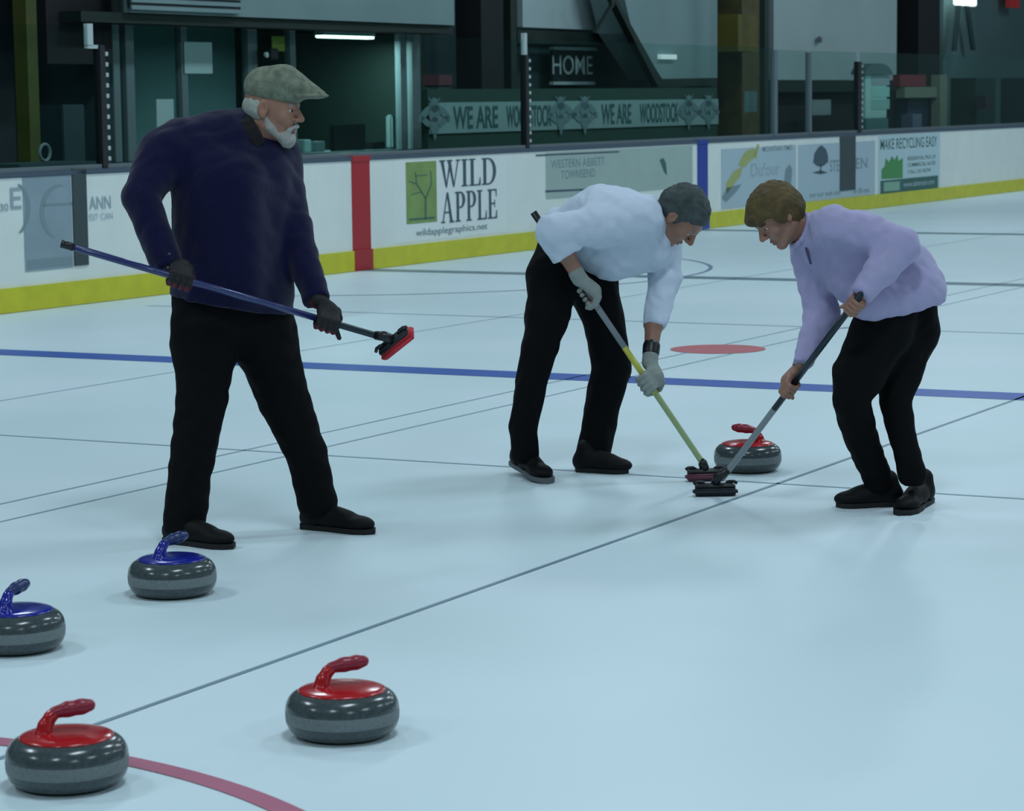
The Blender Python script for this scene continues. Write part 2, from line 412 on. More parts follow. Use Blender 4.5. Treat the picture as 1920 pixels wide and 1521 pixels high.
# WILD APPLE
SER = {}
def serif(letter):
    T, t, sf = .15, .06, .05
    def v(x, w_=T): return [(x,0),(x+w_,0),(x+w_,1),(x,1)]
    def h(x0,x1,y,w_=sf): return [(x0,y),(x1,y),(x1,y+w_),(x0,y+w_)]
    def bowl(x, y0, y1, rx, w_=T, seg=12):
        out = []; cy=(y0+y1)/2; ry=(y1-y0)/2
        for i in range(seg):
            a=-math.pi/2+math.pi*i/seg; b=-math.pi/2+math.pi*(i+1)/seg
            f=lambda a_,k: (x+(rx-k*w_)*math.cos(a_), cy+(ry-k*sf)*math.sin(a_))
            out.append([f(a,1),f(a,0),f(b,0),f(b,1)])
        return out
    if letter=='I': return .33, [v(.09), h(0,.33,0), h(0,.33,.95)]
    if letter=='L': return .6, [v(.09), h(0,.34,.95), h(0,.58,0), [(.5,0),(.6,0),(.6,.3),(.56,.3)]]
    if letter=='E': return .6, [v(.09), h(0,.56,.95), h(0,.58,0), h(.2,.46,.49), [(.5,0),(.6,0),(.6,.28),(.56,.28)], [(.52,1),(.58,1),(.58,.74),(.54,.74)], [(.43,.38),(.47,.38),(.47,.64),(.43,.64)]]
    if letter=='D': return .76, [v(.09), h(0,.36,.95), h(0,.36,0)]+bowl(.34,0,1,.42)
    if letter=='P': return .62, [v(.09), h(0,.34,.95), h(0,.33,0), h(.2,.34,.45)]+bowl(.32,.45,1,.29)
    if letter=='A': return .8, [[(.36,1),(.46,1),(.72,0),(.56,0)], [(.36,1),(.40,.9),(.14,0),(.08,0)], h(.2,.58,.32), h(0,.24,0), h(.5,.8,0)]
    if letter=='W': return 1.06, [[(.06,1),(.22,1),(.38,0),(.32,0)], [(.32,0),(.37,0),(.58,.85),(.52,.95)], [(.42,1),(.58,1),(.76,0),(.70,0)], [(.70,0),(.75,0),(.99,1),(.94,1)], h(0,.3,.95), h(.38,.66,.95), h(.84,1.06,.95)]
def serif_word(word, x0,y0,x1,y1, m_, par, d=-.006):
    W_ = sum(serif(c)[0] for c in word)+.07*(len(word)-1)
    s0,s1_,z0,z1 = pxbox(x0,y0,x1,y1,0); bm = bmesh.new(); x = 0
    for c in word:
        wd, pls = serif(c)
        for j, pl in enumerate(pls):
            poly_on(bm, [(s0+(x+a)/W_*(s1_-s0), z0+b*(z1-z0)) for a,b in pl], d-.0003*j, A0)
        x += wd+.07
    me = bpy.data.meshes.new('lettering'); bm.to_mesh(me); bm.free(); return link_mesh('lettering', me, m_, par)
s0_, s1_, z0_, z1_ = pxbox(738, 296, 950, 446, 0)
ad = bpart('advertisement', s0_, s1_, -.002, 0, z0_, z1_, mat('white_vinyl', (224,230,228), rough=.35, spec=.4)); ad['label'] = 'white advert with green tree square, reading WILD APPLE'
flat('green_square', 761,303,818,418, GRN, ad, -.004)
art('tree_drawing', [qline(797,412,797,372,2.5), qline(797,372,780,345,2), qline(780,345,766,340,1.6), qline(797,372,808,345,2), qline(780,345,778,322,1.6), qline(808,345,806,320,1.5),
     qline(778,330,800,328,1.3), qline(790,360,770,365,1.4), qline(766,412,814,408,3)], INKG, ad, -.008)
serif_word('WILD', 823,298,929,349, INK, ad); serif_word('APPLE', 826,358,931,414, INK, ad)
btext('wildapplegraphics.net', 780,424,914,440, INK2, ad)
# pale olive advert
ad = flat('advertisement', 1023,280,1298,362, PANEL, None); ad['label'] = 'pale olive advert with two dark rules'
art('rule', [[(1004,290),(1160,283),(1160,286),(1004,293)]], INK, ad); art('rule', [[(1022,357),(1160,351),(1160,354),(1022,361)]], INK, ad)
btext('WESTERN ABBETT', 1033,297,1134,313, INK2, ad); btext('TOWNSEND', 1052,318,1116,334, INK2, ad)
art('leaf_mark', [[(1236,300),(1243,296),(1248,306),(1250,330),(1244,322)]], INKG, ad)
# skier advert
ad = flat('advertisement', 1352,276,1492,385, PALE, None); ad['label'] = 'pale advert with gold and grey leaping figures and script'
for pl_ in ([(1383,310),(1392,290),(1400,282),(1412,278),(1419,284),(1414,296),(1404,304),(1396,314)], [(1360,345),(1374,322),(1392,312),(1388,330),(1372,350),(1362,365)], [(1412,290),(1420,270),(1423,272),(1417,300)]): art('figure_print', [pl_], GOLD, ad)
for pl_ in ([(1468,350),(1472,318),(1480,308),(1485,318),(1482,350)], [(1352,372),(1362,352),(1390,345),(1380,360),(1360,380)]): art('small_figure', [pl_], INK2, ad)
btext('MOUNTAIN TIMES', 1430,273,1486,283, INK2, ad); btext('Dufour', 1408,305,1462,330, INKP, ad)
# tree advert
ad = flat('advertisement', 1496,268,1640,372, PALE, None); ad['label'] = 'white advert with a grey tree logo'
art('tree_logo', [[(1524,305),(1526,288),(1534,276),(1540,272),(1548,280),(1552,292),(1552,304),(1542,312),(1532,312)], qline(1538,326,1538,308,2.5), [(1522,324),(1538,319),(1552,324),(1538,327)]], INK, ad)
btext('STE', 1556,300,1574,322, INK2, ad); btext('EN', 1605,296,1626,316, INK2, ad); btext('see our web site', 1518,358,1576,368, INK2, ad); btext('at 00.net', 1600,352,1630,362, INK2, ad)
# recycling advert
ad = flat('advertisement', 1646,252,1762,368, mat('white_vinyl_pale', (182,206,212), rough=.4), None); ad['label'] = 'white advert with green logo and dark green footer bar'
btext('MAKE RECYCLING EASY', 1651,258,1757,278, INKG, ad)
art('green_logo', [[(1652,336),(1652,318),(1658,312),(1660,296),(1666,304),(1672,292),(1676,300),(1682,290),(1684,302),(1692,296),(1692,334)]], GRN2, ad)
for yy,tx in ((292,'RESIDENTIAL PICK UP'),(304,'COMMERCIAL RATES'),(317,'CALL US NOW')): btext(tx, 1702,yy-.012*0,1754-(8 if yy==317 else 0),yy+7, INKG, ad)
flat('footer_bar', 1650,334,1758,364, INKG, ad, -.005)
art('footer_block', [[(1656,342),(1686,340),(1686,357),(1656,359)]], mat('light_green_print', (128,170,150)), ad, -.009); btext('www.abletrash.com', 1694,338,1752,348, PALE, ad, -.009)

# ---- glass above the boards
M_HOLE = mat('white_post_clip', (176,190,190), rough=.5)
def glass_post(px, ybase, ztop, label, light=False, clips=True, wid=.075):
    s_, z_ = onb(px, ybase, .07); A = bp(s_, .07, HB)
    A = A0
    r_ = sblock('glass_post', s_-wid/2, s_+wid/2, .035, .105, HB+.002, ztop, M_ALU if light else M_DKPOST, boards, A0, .004); r_['label'] = label
    if clips:
        z = HB+.06
        while z < ztop-.03:
            bm = bmesh.new(); sbox(bm, s_+wid/2-.002, s_+wid/2+.028, .025, .05, z, z+.035, A); bmesh.ops.bevel(bm, geom=bm.edges[:], offset=.005, segments=1, affect='EDGES')
            bm_obj('clip', bm, M_HOLE, r_); z += .085
    return r_, s_, A
gp1, sp1, Ap = glass_post(192, 308, HB+1.0, 'black glass support post with white clips, left of the man in navy')
bm = bmesh.new(); sbox(bm, sp1-.17, sp1-.10, .05, .09, HB+.99, HB+1.17, Ap); sbox(bm, sp1-.17, sp1+.02, .05, .09, HB+.97, HB+1.0, Ap); bm_obj('top_bracket', bm, M_HOLE, gp1)
gp2, sp2, Ap2 = glass_post(985, 272, HB+.99, 'black glass support post with white clips beside the HOME sign')
bm = bmesh.new(); sbox(bm, sp2-.035, sp2+.03, .05, .09, HB+.99, HB+1.22, Ap2); bm_obj('top_bracket', bm, M_HOLE, gp2)
gp3, sp3, _ = glass_post(1608, 248, HB+.99, 'black glass support post with white clips above the tree advert', wid=.14)
gp4, sp4, _ = glass_post(1451, 250, HB+1.12, 'pale metal glass post above the script advert', light=True, clips=False, wid=.1)
gp5, sp5, _ = glass_post(1516, 248, HB+1.10, 'slim grey metal glass post between pale post and black post', light=True, clips=False, wid=.07)
def pane(s0, s1_, zt, label):
    o = sblock('glass_pane', s0, s1_, .062, .074, HB+.037, zt, GLASS, boards, A0); o['label'] = label; return o
pane(sL+.1, sp1-.05, HB+1.15, 'clear glass pane left of the first black post')
pane(sp1+.05, sp2-.05, HB+1.15, 'long clear glass above the WILD APPLE boards')
pane(sp2+.05, sp4-.06, HB+1.15, 'clear glass in front of the HOME sign and green banner')
pane(sp4+.06, sp5-.05, HB+1.12, 'narrow clear glass between the two grey posts')
pane(sp5+.05, sp3-.08, HB+1.12, 'clear glass between slim grey post and right black post')
pane(sp3+.09, sR-.1, HB+1.12, 'clear glass at the right above the plain white boards')

# ------------------------------------------------------------------ background behind the boards
M_CONC = mat('dark_rubber_floor', (40,52,54), rough=.8, noise=.1)
M_TEAL = mat('dark_teal_wall', (42,66,70), rough=.75, noise=.1, nscale=2)  # shade under the mezzanine is put into this dark base colour
M_BLACK = mat('near_black', (12,17,22), rough=.8)
M_DGRN = mat('dark_green_beam', (12,36,30), rough=.7)
M_GWALL = mat('grey_wall_paint', (124,148,150), rough=.7, noise=.07, nscale=1.2)
M_LWALL = mat('light_grey_wall', (172,190,192), rough=.7, noise=.05, nscale=1.0)
M_WOOD = mat('brown_plywood', (78,72,38), rough=.7, noise=.25, nscale=5)
M_OLIVE = mat('olive_ply', (92,86,30), rough=.7, noise=.15, nscale=4)
M_PAPER = mat('white_paper', (176,198,200), rough=.8)
M_MULL = mat('grey_window_frame', (108,124,128), rough=.5)
M_GREENB = mat('green_barrier', (20,60,50), rough=.7)
M_YCOL = mat('yellow_green_paint', (66,72,16), rough=.7, noise=.3, nscale=3)
gf = sblock('floor', sL-3, sR+6, .12, 14, -.08, 0, M_CONC); tag(gf, kind='structure')
wb = sblock('wall_back', sL-3, sR+6, 7.5, 7.7, 0, 5.5, M_TEAL); tag(wb, kind='structure')
def bg(name, x0,y0,x1,y1,d,th,m_, label=None, cat=None, par=None, A=None, ground=False, ztop=None, kind=None, group=None, bev=0):
    s0,s1_,z0,z1 = pxbox(x0,y0,x1,y1,d)
    if kind == 'structure': th = min(th, .08)
    if th > .03:                        # the left end shows as well: keep the whole silhouette inside the drawn width
        f_ = onb(x0,(y0+y1)/2,d+th)[0]-s0
        if f_ > .55*(s1_-s0): th *= .55*(s1_-s0)/f_; f_ = .55*(s1_-s0)
        s0 += f_
    if ground: z0 = 0.0
    if ztop: z1 = ztop
    if par is not None: return sblock(name, s0,s1_,d,d+th,z0,z1,m_,par,A,bev)
    o = sblock(name, s0,s1_,d,d+th,z0,z1,m_, None, None, bev); tag(o, label, cat, group, kind); return o
DW = 2.6   # front of the scorers' room
# fascia and beam over the windows
bg('wall_upper_left', 228,-260,850,47-12,DW-.5,.25,M_GWALL, kind='structure')
s0,s1_,z0,z1 = pxbox(228,-260,850,35,DW-.5)
sblock('trim_1', s0-.6, s1_+.05, DW-.45, DW-.1, z0-.10, z0, M_DGRN)['kind']='structure'
tg = sblock('wall_vent', onb(238,10,DW-.5)[0], onb(445,10,DW-.5)[0], DW-.54, DW-.5, onb(340,18,DW-.5)[1], onb(340,-60,DW-.5)[1], mat('dark_slats',(30,44,50)))
tag(tg, 'dark slatted vent on the grey fascia at the upper left', 'vent')
for k in range(6):
    zz = onb(340,18-13*k,DW-.5)[1]
    sblock('slat', onb(238,10,DW-.5)[0], onb(445,10,DW-.5)[0], -.02+DW-.54, DW-.54, zz-.02-(tg.location.z*0), zz+.02, M_GWALL, tg, np.array(tg.location))
# scorers' room with windows
sW0, sW1 = onb(207,170,DW)[0], onb(786,170,DW)[0]
zb = z0-.2
rm = empty('scorers_room', tuple(bp((sW0+sW1)/2, DW, 0))); tag(rm, 'glazed room with grey window frames behind the boards at left', 'room'); Ar = np.array(rm.location)
sblock('back_wall', sW0-.2, sW1+.2, DW+2.6, DW+2.7, 0, 3.2, mat('green_grey_wall',(104,138,144), rough=.8, noise=.1, nscale=1), rm, Ar)
sblock('side_wall', sW1, sW1+.12, DW, DW+2.6, 0, 3.0, M_DGRN, rm, Ar)
sblock('side_wall', sW0-.12, sW0, DW, DW+2.6, 0, 3.0, M_TEAL, rm, Ar)
sblock('room_ceiling', sW0-.1, sW1+.1, DW, DW+2.6, 3.0, 3.1, mat('room_ceiling',(100,120,116)), rm, Ar)
sblock('lower_wall', sW0, sW1, DW, DW+.1, 0, onb(500,292,DW)[1], M_TEAL, rm, Ar)
for (xa, xb) in ((209,222),(233,249),(337,349),(462,480),(541,552),(748,758),(770,785)):
    xm = (xa+xb)/2; s0 = onb(xa,170,DW)[0]; s1_ = onb(xb,170,DW)[0]
    sblock('mullion', s0, s1_, DW-.03, DW+.05, onb(500,292,DW)[1], 3.0, M_MULL, rm, Ar, .004)
wp = sblock('window_pane', sW0, sW1, DW+.012, DW+.018, onb(500,292,DW)[1], 3.0, GLASS, rm, Ar)
cab = sblock('counter', sW0+.2, sW1-.1, DW+.2, DW+.8, onb(600,285,DW+.3)[1]-.05, onb(600,285,DW+.3)[1], mat('counter_grey',(84,104,108)), rm, Ar)
zc = onb(600,285,DW+.3)[1]
bg('paper_sheet', 346,79,398,138,DW-.045,.006,M_PAPER,'large white paper sheet on the upper window of the scorers room','paper')
bg('paper_sheet', 294,186,326,246,DW-.045,.006,M_PAPER,'small pale notice low on the window left of the navy sweater','paper')
bg('yellow_notice', 510,68,534,96,DW-.045,.006,mat('yellow_paper',(130,150,40)),'small yellow notice above the flat cap','paper')
sp = bg('loudspeaker', 488,90,523,112,DW-.22,.18,M_BLACK,'small black loudspeaker on the window frame above the flat cap','speaker', bev=.01)
s_, z_ = onb(499,103,DW-.22); bm = bmesh.new(); tube(bm, [bp(s_,DW-.235,z_)-np.array(sp.location), bp(s_,DW-.21,z_)-np.array(sp.location)], .03); bm_obj('driver_cone', bm, mat('pale_cone',(170,185,185)), sp)
# fluorescent lamp
s0, s1_, z0, z1 = pxbox(599,57,697,69,DW+.35)
fl = sblock('fluorescent_lamp', s0, s1_, DW+.3, DW+.42, z0+.01, z1, mat('tube_housing',(150,160,160))); tag(fl, 'bright fluorescent strip lamp in the scorers room', 'lamp')
bm = bmesh.new(); A = np.array(fl.location)
for dd in (DW+.33, DW+.39): tube(bm, [bp(s0+.01,dd,z0)-A, bp(s1_-.01,dd,z0)-A], .02)
bm_obj('lamp_tube', bm, mat('glowing_tube',(255,255,255), emit=(.8,1,.97), estr=9), fl)
ld = bpy.data.lights.new('strip_lamp_light','AREA'); ld.shape='RECTANGLE'; ld.size=s1_-s0; ld.size_y=.12; ld.energy=95; ld.color=(.75,.95,1)
lo = bpy.data.objects.new('strip_lamp_light', ld); COL.objects.link(lo); lo.location = tuple(bp((s0+s1_)/2, DW+.36, z0-.04)); lo.rotation_euler=(0,0,math.pi/2-PSI)
# things on the counter
def item(name, x0,x1,y0,d,th,m_,label,cat,bev=.01):
    s0=onb(x0,260,d)[0]; s1_=onb(x1,260,d)[0]; z1=onb((x0+x1)/2,y0,d)[1]
    o = sblock(name, s0,s1_,d,d+th,zc,z1,m_,None,None,bev); return tag(o,label,cat)
mo = item('monitor', 626,686,233,DW+.3,.06,M_BLACK,'black monitor on the counter behind the red stripe','monitor')
item('box', 570,584,262,DW+.3,.15,M_PAPER,'white paper cup box beside the black monitor','box'); item('box', 590,610,265,DW+.35,.15,M_MULL,'low grey box left of the black monitor','box')
item('bottle', 735,748,215,DW+.3,.09,mat('grey_plastic',(120,140,140)),'pale upright bottle at the right end of the counter','bottle',.02)
item('binder', 700,722,266,DW+.3,.25,M_DKPOST,'dark binder lying right of the black monitor','binder')
# left edge: yellow column and dark door recess
yc = bg('yellow_column', 24,-260,68,285,1.6,.25,M_YCOL,'dull yellow-green painted column at the left edge','column',ground=True)
bg('wall_left_recess', 70,-260,206,120,2.4,.2,M_BLACK,kind='structure')
bg('wall_left_low', -330,-200,24,330,3.0,.2,mat('slate_wall',(26,40,48)),kind='structure',ground=True)
bg('storage_cabinet', 66,196,160,300,2.0,.5,mat('dark_blue_green',(32,58,64)),'dark teal cabinet beside the yellow column','cabinet',ground=True,bev=.01)
bm = bmesh.new(); q = bp(*(lambda t:(t[0],1.0,t[1]))(onb(84,286,1.0))); 
rr_ = .07; pts=[q+AX*rr_*math.cos(a)+np.array([0,0,rr_*math.sin(a)]) for a in np.linspace(0,2*math.pi,22)]
tube(bm, [p_-q for p_ in pts], .014, cap=False); 
o = bm_obj('coiled_tape', bm, M_MULL, None, tuple(q), True); tag(o,'small grey ring of tape on a shelf behind the left boards','tape roll')
sh = sblock('shelf', onb(0,300,1.)[0], onb(150,300,1.)[0], .8, 1.3, q[2]-rr_-.06, q[2]-rr_-.014, M_TEAL); tag(sh,'dark shelf behind the left end of the boards','shelf')
bm=bmesh.new()
for k in (0.1,.85):
    ss = sh.location.x
for sx in (onb(4,300,1.)[0], onb(140,300,1.)[0]): sblock('bracket', sx, sx+.05, .85, 1.25, 0, q[2]-rr_-.06, M_TEAL, sh, np.array(sh.location))
bm.free()
# dark bay between room and HOME wall
bg('wall_bay', 786,60,862,300,3.4,.2,M_TEAL,kind='structure',ground=True,ztop=3.6)
bg('black_column', 853,-260,942,172,2.2,.35,M_BLACK,'broad black steel column left of the HOME sign','column',ground=True)
bg('green_column', 944,-260,968,280,2.3,.3,M_DGRN,'narrow dark green column left of the grey wall','column',ground=True)
st_ = bg('bench', 794,160,846,285,1.7,.3,M_TEAL,'dark bench with dull maroon top beside the black column','bench',ground=True)
bg('seat_top', 792,140,848,160,1.68,.34,mat('dull_maroon',(84,36,48)),par=st_,A=np.array(st_.location))
# HOME wall
bg('wall_home_upper', 968,-260,1345,58,2.6,.3,M_LWALL,kind='structure')
bg('trim_2', 960,60,1200,84,2.5,.3,M_DGRN,kind='structure')
bg('wall_home_lower', 960,82,1345,300,2.9,.2,M_TEAL,kind='structure',ground=True)
hs = bg('home_sign', 1031,95,1113,152,2.7,.05,mat('deep_green_sign',(10,34,38)),'dark green scoreboard sign reading HOME','sign'); A = np.array(hs.location)
board_text('lettering','HOME',1036,104,1111,140,2.69,mat('sign_white',(176,192,194)),hs,A)
bg('sign_rail',1030,88,1120,94,2.68,.06,M_LWALL,par=hs,A=A); bg('sign_rail',1030,153,1116,159,2.68,.06,M_LWALL,par=hs,A=A)
# stair flank with hanger
def prism_px(name, pts, d, th, m_, label=None, cat=None, kind=None, par=None, A=None):
    P = [onb(x,y,d) for x,y in pts]; own = par is None
    if own: A = bp(sum(p[0] for p in P)/len(P), d+th/2, min(p[1] for p in P))
    bm = bmesh.new(); f0 = [bm.verts.new(tuple(bp(s,d,z)-A)) for s,z in P]; f1=[bm.verts.new(tuple(bp(s,d+th,z)-A)) for s,z in P]
    bm.faces.new(f0); bm.faces.new(f1[::-1]); n = len(P)
    for i in range(n): bm.faces.new([f0[i],f0[(i+1)%n],f1[(i+1)%n],f1[i]])
    o = bm_obj(name, bm, m_, par, tuple(A) if own else None)
    if own: tag(o, label, cat, None, kind)
    return o
sf_ = prism_px('staircase', [(1158,-60),(1345,-60),(1345,148),(1243,150),(1186,62)], 1.9, .5, M_GWALL, 'grey boxed staircase flank with dark green diagonal edge', 'staircase')
prism_px('stair_edge', [(1146,-10),(1152,-10),(1240,148),(1345,146),(1345,160),(1234,163)], 1.84, .1, M_DGRN, par=sf_, A=np.array(sf_.location))
hg = prism_px('hanger_brace', qline(1150,-40,1150,12,5), 1.7,.05,M_DGRN,'thin dark hanging brace in front of the pale wall','brace'); A=np.array(hg.location)
prism_px('brace_arm', qline(1150,10,1118,62,3.5), 1.7,.05,M_DGRN,par=hg,A=A)
bg('glowing_reflection', 1233,102,1269,111,1.84,.05,mat('reflection_glow',(220,230,230),emit=(.75,.9,.9),estr=.7),'small glowing patch imitating a light reflection on the staircase flank','lamp')  # emissive patch imitates a reflection on the flank; no lamp sits here
# green barrier with school banner
gb = bg('green_barrier', 790,166,1345,275,1.45,.08,M_GREENB,'dark green barrier behind the glass carrying the banner','barrier',ground=True)
bn = bg('banner', 806,189,1347,242,1.43,.012,mat('banner_white',(134,160,160),rough=.6,noise=.05,nscale=4),'long white banner reading WE ARE WOODSTOCK with insect emblems','banner'); A=np.array(bn.location)
BG_ = mat('banner_green_ink',(44,84,84))
# banner follows the slope of perspective automatically (it is level)
zb0, zb1 = pxbox(806,189,1347,242,1.43)[2:]
def banner_text(t, x0, x1):
    s0 = onb(x0,215,1.425)[0]; s1_ = onb(x1,215,1.425)[0]; me = text_mesh(t, s1_-s0, (zb1-zb0)*.74, bold=.018)
    for v in me.vertices: v.co = tuple(bp(s0+v.co.x, 1.425, zb0+(zb1-zb0)*.13+v.co.y)-A)
    link_mesh('lettering', me, BG_, bn)
banner_text('WE ARE', 850, 934); banner_text('WOODSTOCK', 950, 1034); banner_text('WE ARE', 1128, 1184); banner_text('WOODSTOCK', 1200, 1272)
def wasp(xc):
    sc_ = onb(xc,215,1.42)[0]; zc_ = (zb0+zb1)/2; hh = (zb1-zb0); bm = bmesh.new()
    def el(ds,dz,rs,rz,rot,n=16):
        poly_on(bm,[(sc_+ds+rs*math.cos(a)*math.cos(rot)-rz*math.sin(a)*math.sin(rot), zc_+dz+rs*math.cos(a)*math.sin(rot)+rz*math.sin(a)*math.cos(rot)) for a in np.linspace(0,2*math.pi,n,endpoint=False)],1.42,A)
    el(0,.42*hh,.10,.07*1.2,0); el(0,.16*hh,.13,.10,0); el(0,-.25*hh,.10,.3*hh,0)
    el(-.22,.15*hh,.16,.05,.5); el(.22,.15*hh,.16,.05,-.5); el(-.2,-.1*hh,.13,.04,-.4); el(.2,-.1*hh,.13,.04,.4)
    for sx in (-1,1): poly_on(bm,[(sc_+sx*.04,zc_+.5*hh),(sc_+sx*.12,zc_+.68*hh),(sc_+sx*.14,zc_+.66*hh),(sc_+sx*.07,zc_+.48*hh)],1.42,A)
    poly_on(bm,[(sc_-.05,zc_-.5*hh),(sc_+.05,zc_-.5*hh),(sc_,zc_-.72*hh)],1.42,A)
    me = bpy.data.meshes.new('insect_emblem'); bm.to_mesh(me); bm.free(); link_mesh('insect_emblem', me, mat('emblem_grey',(104,130,134)), bn)
for xc in (815, 1052, 1097, 1292, 1329): wasp(xc)
# wooden stack
pw = bg('plywood_box', 1338,26,1420,96,1.72,.4,M_OLIVE,'olive plywood box high on the brown post','box')
bg('brown_post', 1344,-200,1428,255,2.15,.4,M_WOOD,'broad brown wooden post right of the staircase','post',ground=True)
bg('paper_sheet', 1396,171,1419,210,1.55,.006,mat('teal_paper',(96,128,128)),'small bluish notice hanging beside the pale metal post','paper')
bg('dark_pillar', 1424,-200,1442,255,1.2,.2,M_DGRN,'thin dark green pillar just left of pale metal post','pillar',ground=True)
# light wall at right, with dark opening below
bg('wall_right_upper', 1442,-260,1682,150,3.4,.3,M_LWALL,kind='structure')
bg('trim_3', 1442,150,1682,172,3.35,.3,M_DGRN,kind='structure')
bg('wall_right_lower', 1442,172,1682,300,3.6,.3,M_BLACK,kind='structure',ground=True)
hk = bg('grey_knob', 1531,68,1543,80,3.3,.1,M_MULL,'small grey knob fixed on the pale right wall','fixture',bev=.02)
bg('paper_sheet', 1523,187,1558,216,3.2,.006,mat('grey_paper',(140,156,158)),'grey notice right of the slim grey post','paper')
# rounded top dispenser
s_, z_ = onb(1652,240,.6); A = bp(s_,.75,0)
wd = empty('notice_stand', tuple(A)); tag(wd,'white notice stand with grey domed top behind the right black post','stand')
zt = onb(1652,140,.6)[1]; zm = onb(1652,222,.6)[1]; hw = (onb(1671,180,.6)[0]-onb(1631,180,.6)[0])/2
sblock('white_panel', s_-hw, s_+hw, .68,.74, zm, zt, mat('pale_aqua_white',(168,200,196)), wd, A, .01)
sblock('stand_base', s_-hw-.03, s_+hw+.03, .66,.86, 0, zm, mat('teal_stand',(84,118,118)), wd, A, .01)
bm = bmesh.new(); hw2 = hw*1.3
P_ = [(s_+hw2*math.cos(a), zt+.17*math.sin(a)) for a in np.linspace(0,math.pi,20)]
f0=[bm.verts.new(tuple(bp(s,.64,z)-A)) for s,z in P_]; f1=[bm.verts.new(tuple(bp(s,.86,z)-A)) for s,z in P_]
bm.faces.new(f0); bm.faces.new(f1[::-1])
for i in range(20): bm.faces.new([f0[i],f0[(i+1)%20],f1[(i+1)%20],f1[i]])
bm_obj('domed_top', bm, mat('dome_grey',(74,96,98)), wd)
for (y0,y1,c) in ((142,160,(150,160,168)),(163,182,(150,196,186)),(186,205,(140,180,174))):
    bg('notice_print',1634,y0,1668,y1,.675,.004,mat('print_%d'%y0,c),par=wd,A=A)
# far right
bg('black_column', 1684,-260,1762,92,3.2,.4,M_BLACK,'square black column at the upper right','column',ground=True)
fb = empty('far_bench', tuple(bp(onb(1725,240,1.6)[0],1.8,0))); tag(fb,'beige bench with dark red back cushion behind the right glass','bench'); A=np.array(fb.location)
bg('back_cushion',1674,140,1736,162,1.6,.12,mat('dark_red',(118,30,44)),par=fb,A=A); bg('bench_rail',1680,163,1776,183,1.55,.15,mat('beige_rail',(118,124,106)),par=fb,A=A)
bg('bench_end',1746,140,1776,205,1.5,.2,mat('beige_rail',(118,124,106)),par=fb,A=A,ground=True); bg('bench_body',1680,185,1746,250,1.7,.2,mat('navy_panel',(34,44,66)),par=fb,A=A,ground=True)
bg('seat_pad',1690,214,1728,242,.75,.3,mat('mauve_pad',(96,100,122)),'mauve grey padded block behind the right boards','pad',ground=True)
bg('wall_far_right', 1762,-260,2350,300,4.2,.3,mat('grey_green_wall',(92,120,122),rough=.8,noise=.12,nscale=.6),kind='structure',ground=True)
bg('dark_cabinet', 1782,146,1866,250,2.5,.5,mat('dark_green_cab',(30,50,48)),'dark green cabinet behind the right glass','cabinet',ground=True)
bg('dark_cabinet', 1876,146,1990,250,2.5,.5,mat('dark_teal_cab',(24,42,46)),'dark teal cabinet at the right edge behind the glass','cabinet',ground=True)
bg('maroon_bag', 1830,180,1862,205,2.2,.25,mat('dull_plum',(52,30,44)),'dull plum bag on the ledge at the right','bag')
bg('ledge', 1744,228,2350,262,.8,.45,mat('grey_ledge',(92,116,122)),'long grey ledge behind the right boards','ledge',ground=True)
ws = bg('wall_lamp', 1787,-22,1832,10,3.9,.15,mat('lamp_white',(230,240,240),emit=(.8,1,.97),estr=3),'glowing white wall lamp at the upper right','lamp',bev=.02)
prism_px('lamp_bracket', [(1796,10),(1802,10),(1794,96),(1788,96)], 3.95,.05,M_TEAL,par=ws,A=np.array(ws.location)); prism_px('lamp_bracket', [(1812,10),(1818,10),(1830,94),(1824,94)], 3.95,.05,M_TEAL,par=ws,A=np.array(ws.location))
ld = bpy.data.lights.new('wall_lamp_light','POINT'); ld.energy=30; ld.color=(.8,1,.95); ld.shadow_soft_size=.15
lo = bpy.data.objects.new('wall_lamp_light', ld); COL.objects.link(lo); s_,z_=onb(1810,-6,3.6); lo.location = tuple(bp(s_,3.55,z_))
bg('exit_light', 1886,-20,1912,14,3.9,.1,mat('red_sign',(120,18,24),emit=(.6,.05,.05),estr=.3),'small red light at the top right corner','light')

# ------------------------------------------------------------------ curling stones
def granite():
    mt = mat('polished_granite', (66,76,78), rough=.19, spec=.5, noise=.22, nscale=90); return mt
M_GRAN = granite(); M_BAND = mat('frosted_granite_band', (112,120,122), rough=.55, noise=.14, nscale=110)
M_SR = mat('red_plastic', (176,22,30), rough=.22, coat=.3); M_SB = mat('blue_plastic', (22,34,140), rough=.22, coat=.3)
M_SRG = mat('dark_red_grip', (140,24,48), rough=.35); M_SBG = mat('dark_blue_grip', (24,44,96), rough=.35)
def lathe(prof, seg=72, midx=None):
    bm = bmesh.new(); rings = []
    for r_, z in prof:
        rings.append([bm.verts.new((r_*math.cos(2*math.pi*k/seg), r_*math.sin(2*math.pi*k/seg), z)) for k in range(seg)])
    for i in range(len(prof)-1):
        for k in range(seg):
            f = bm.faces.new([rings[i][k], rings[i][(k+1)%seg], rings[i+1][(k+1)%seg], rings[i+1][k]])
            if midx and midx(prof[i][1], prof[i+1][1]): f.material_index = 1
    bm.faces.new(rings[0][::-1]); bm.faces.new(rings[-1])
    return bm
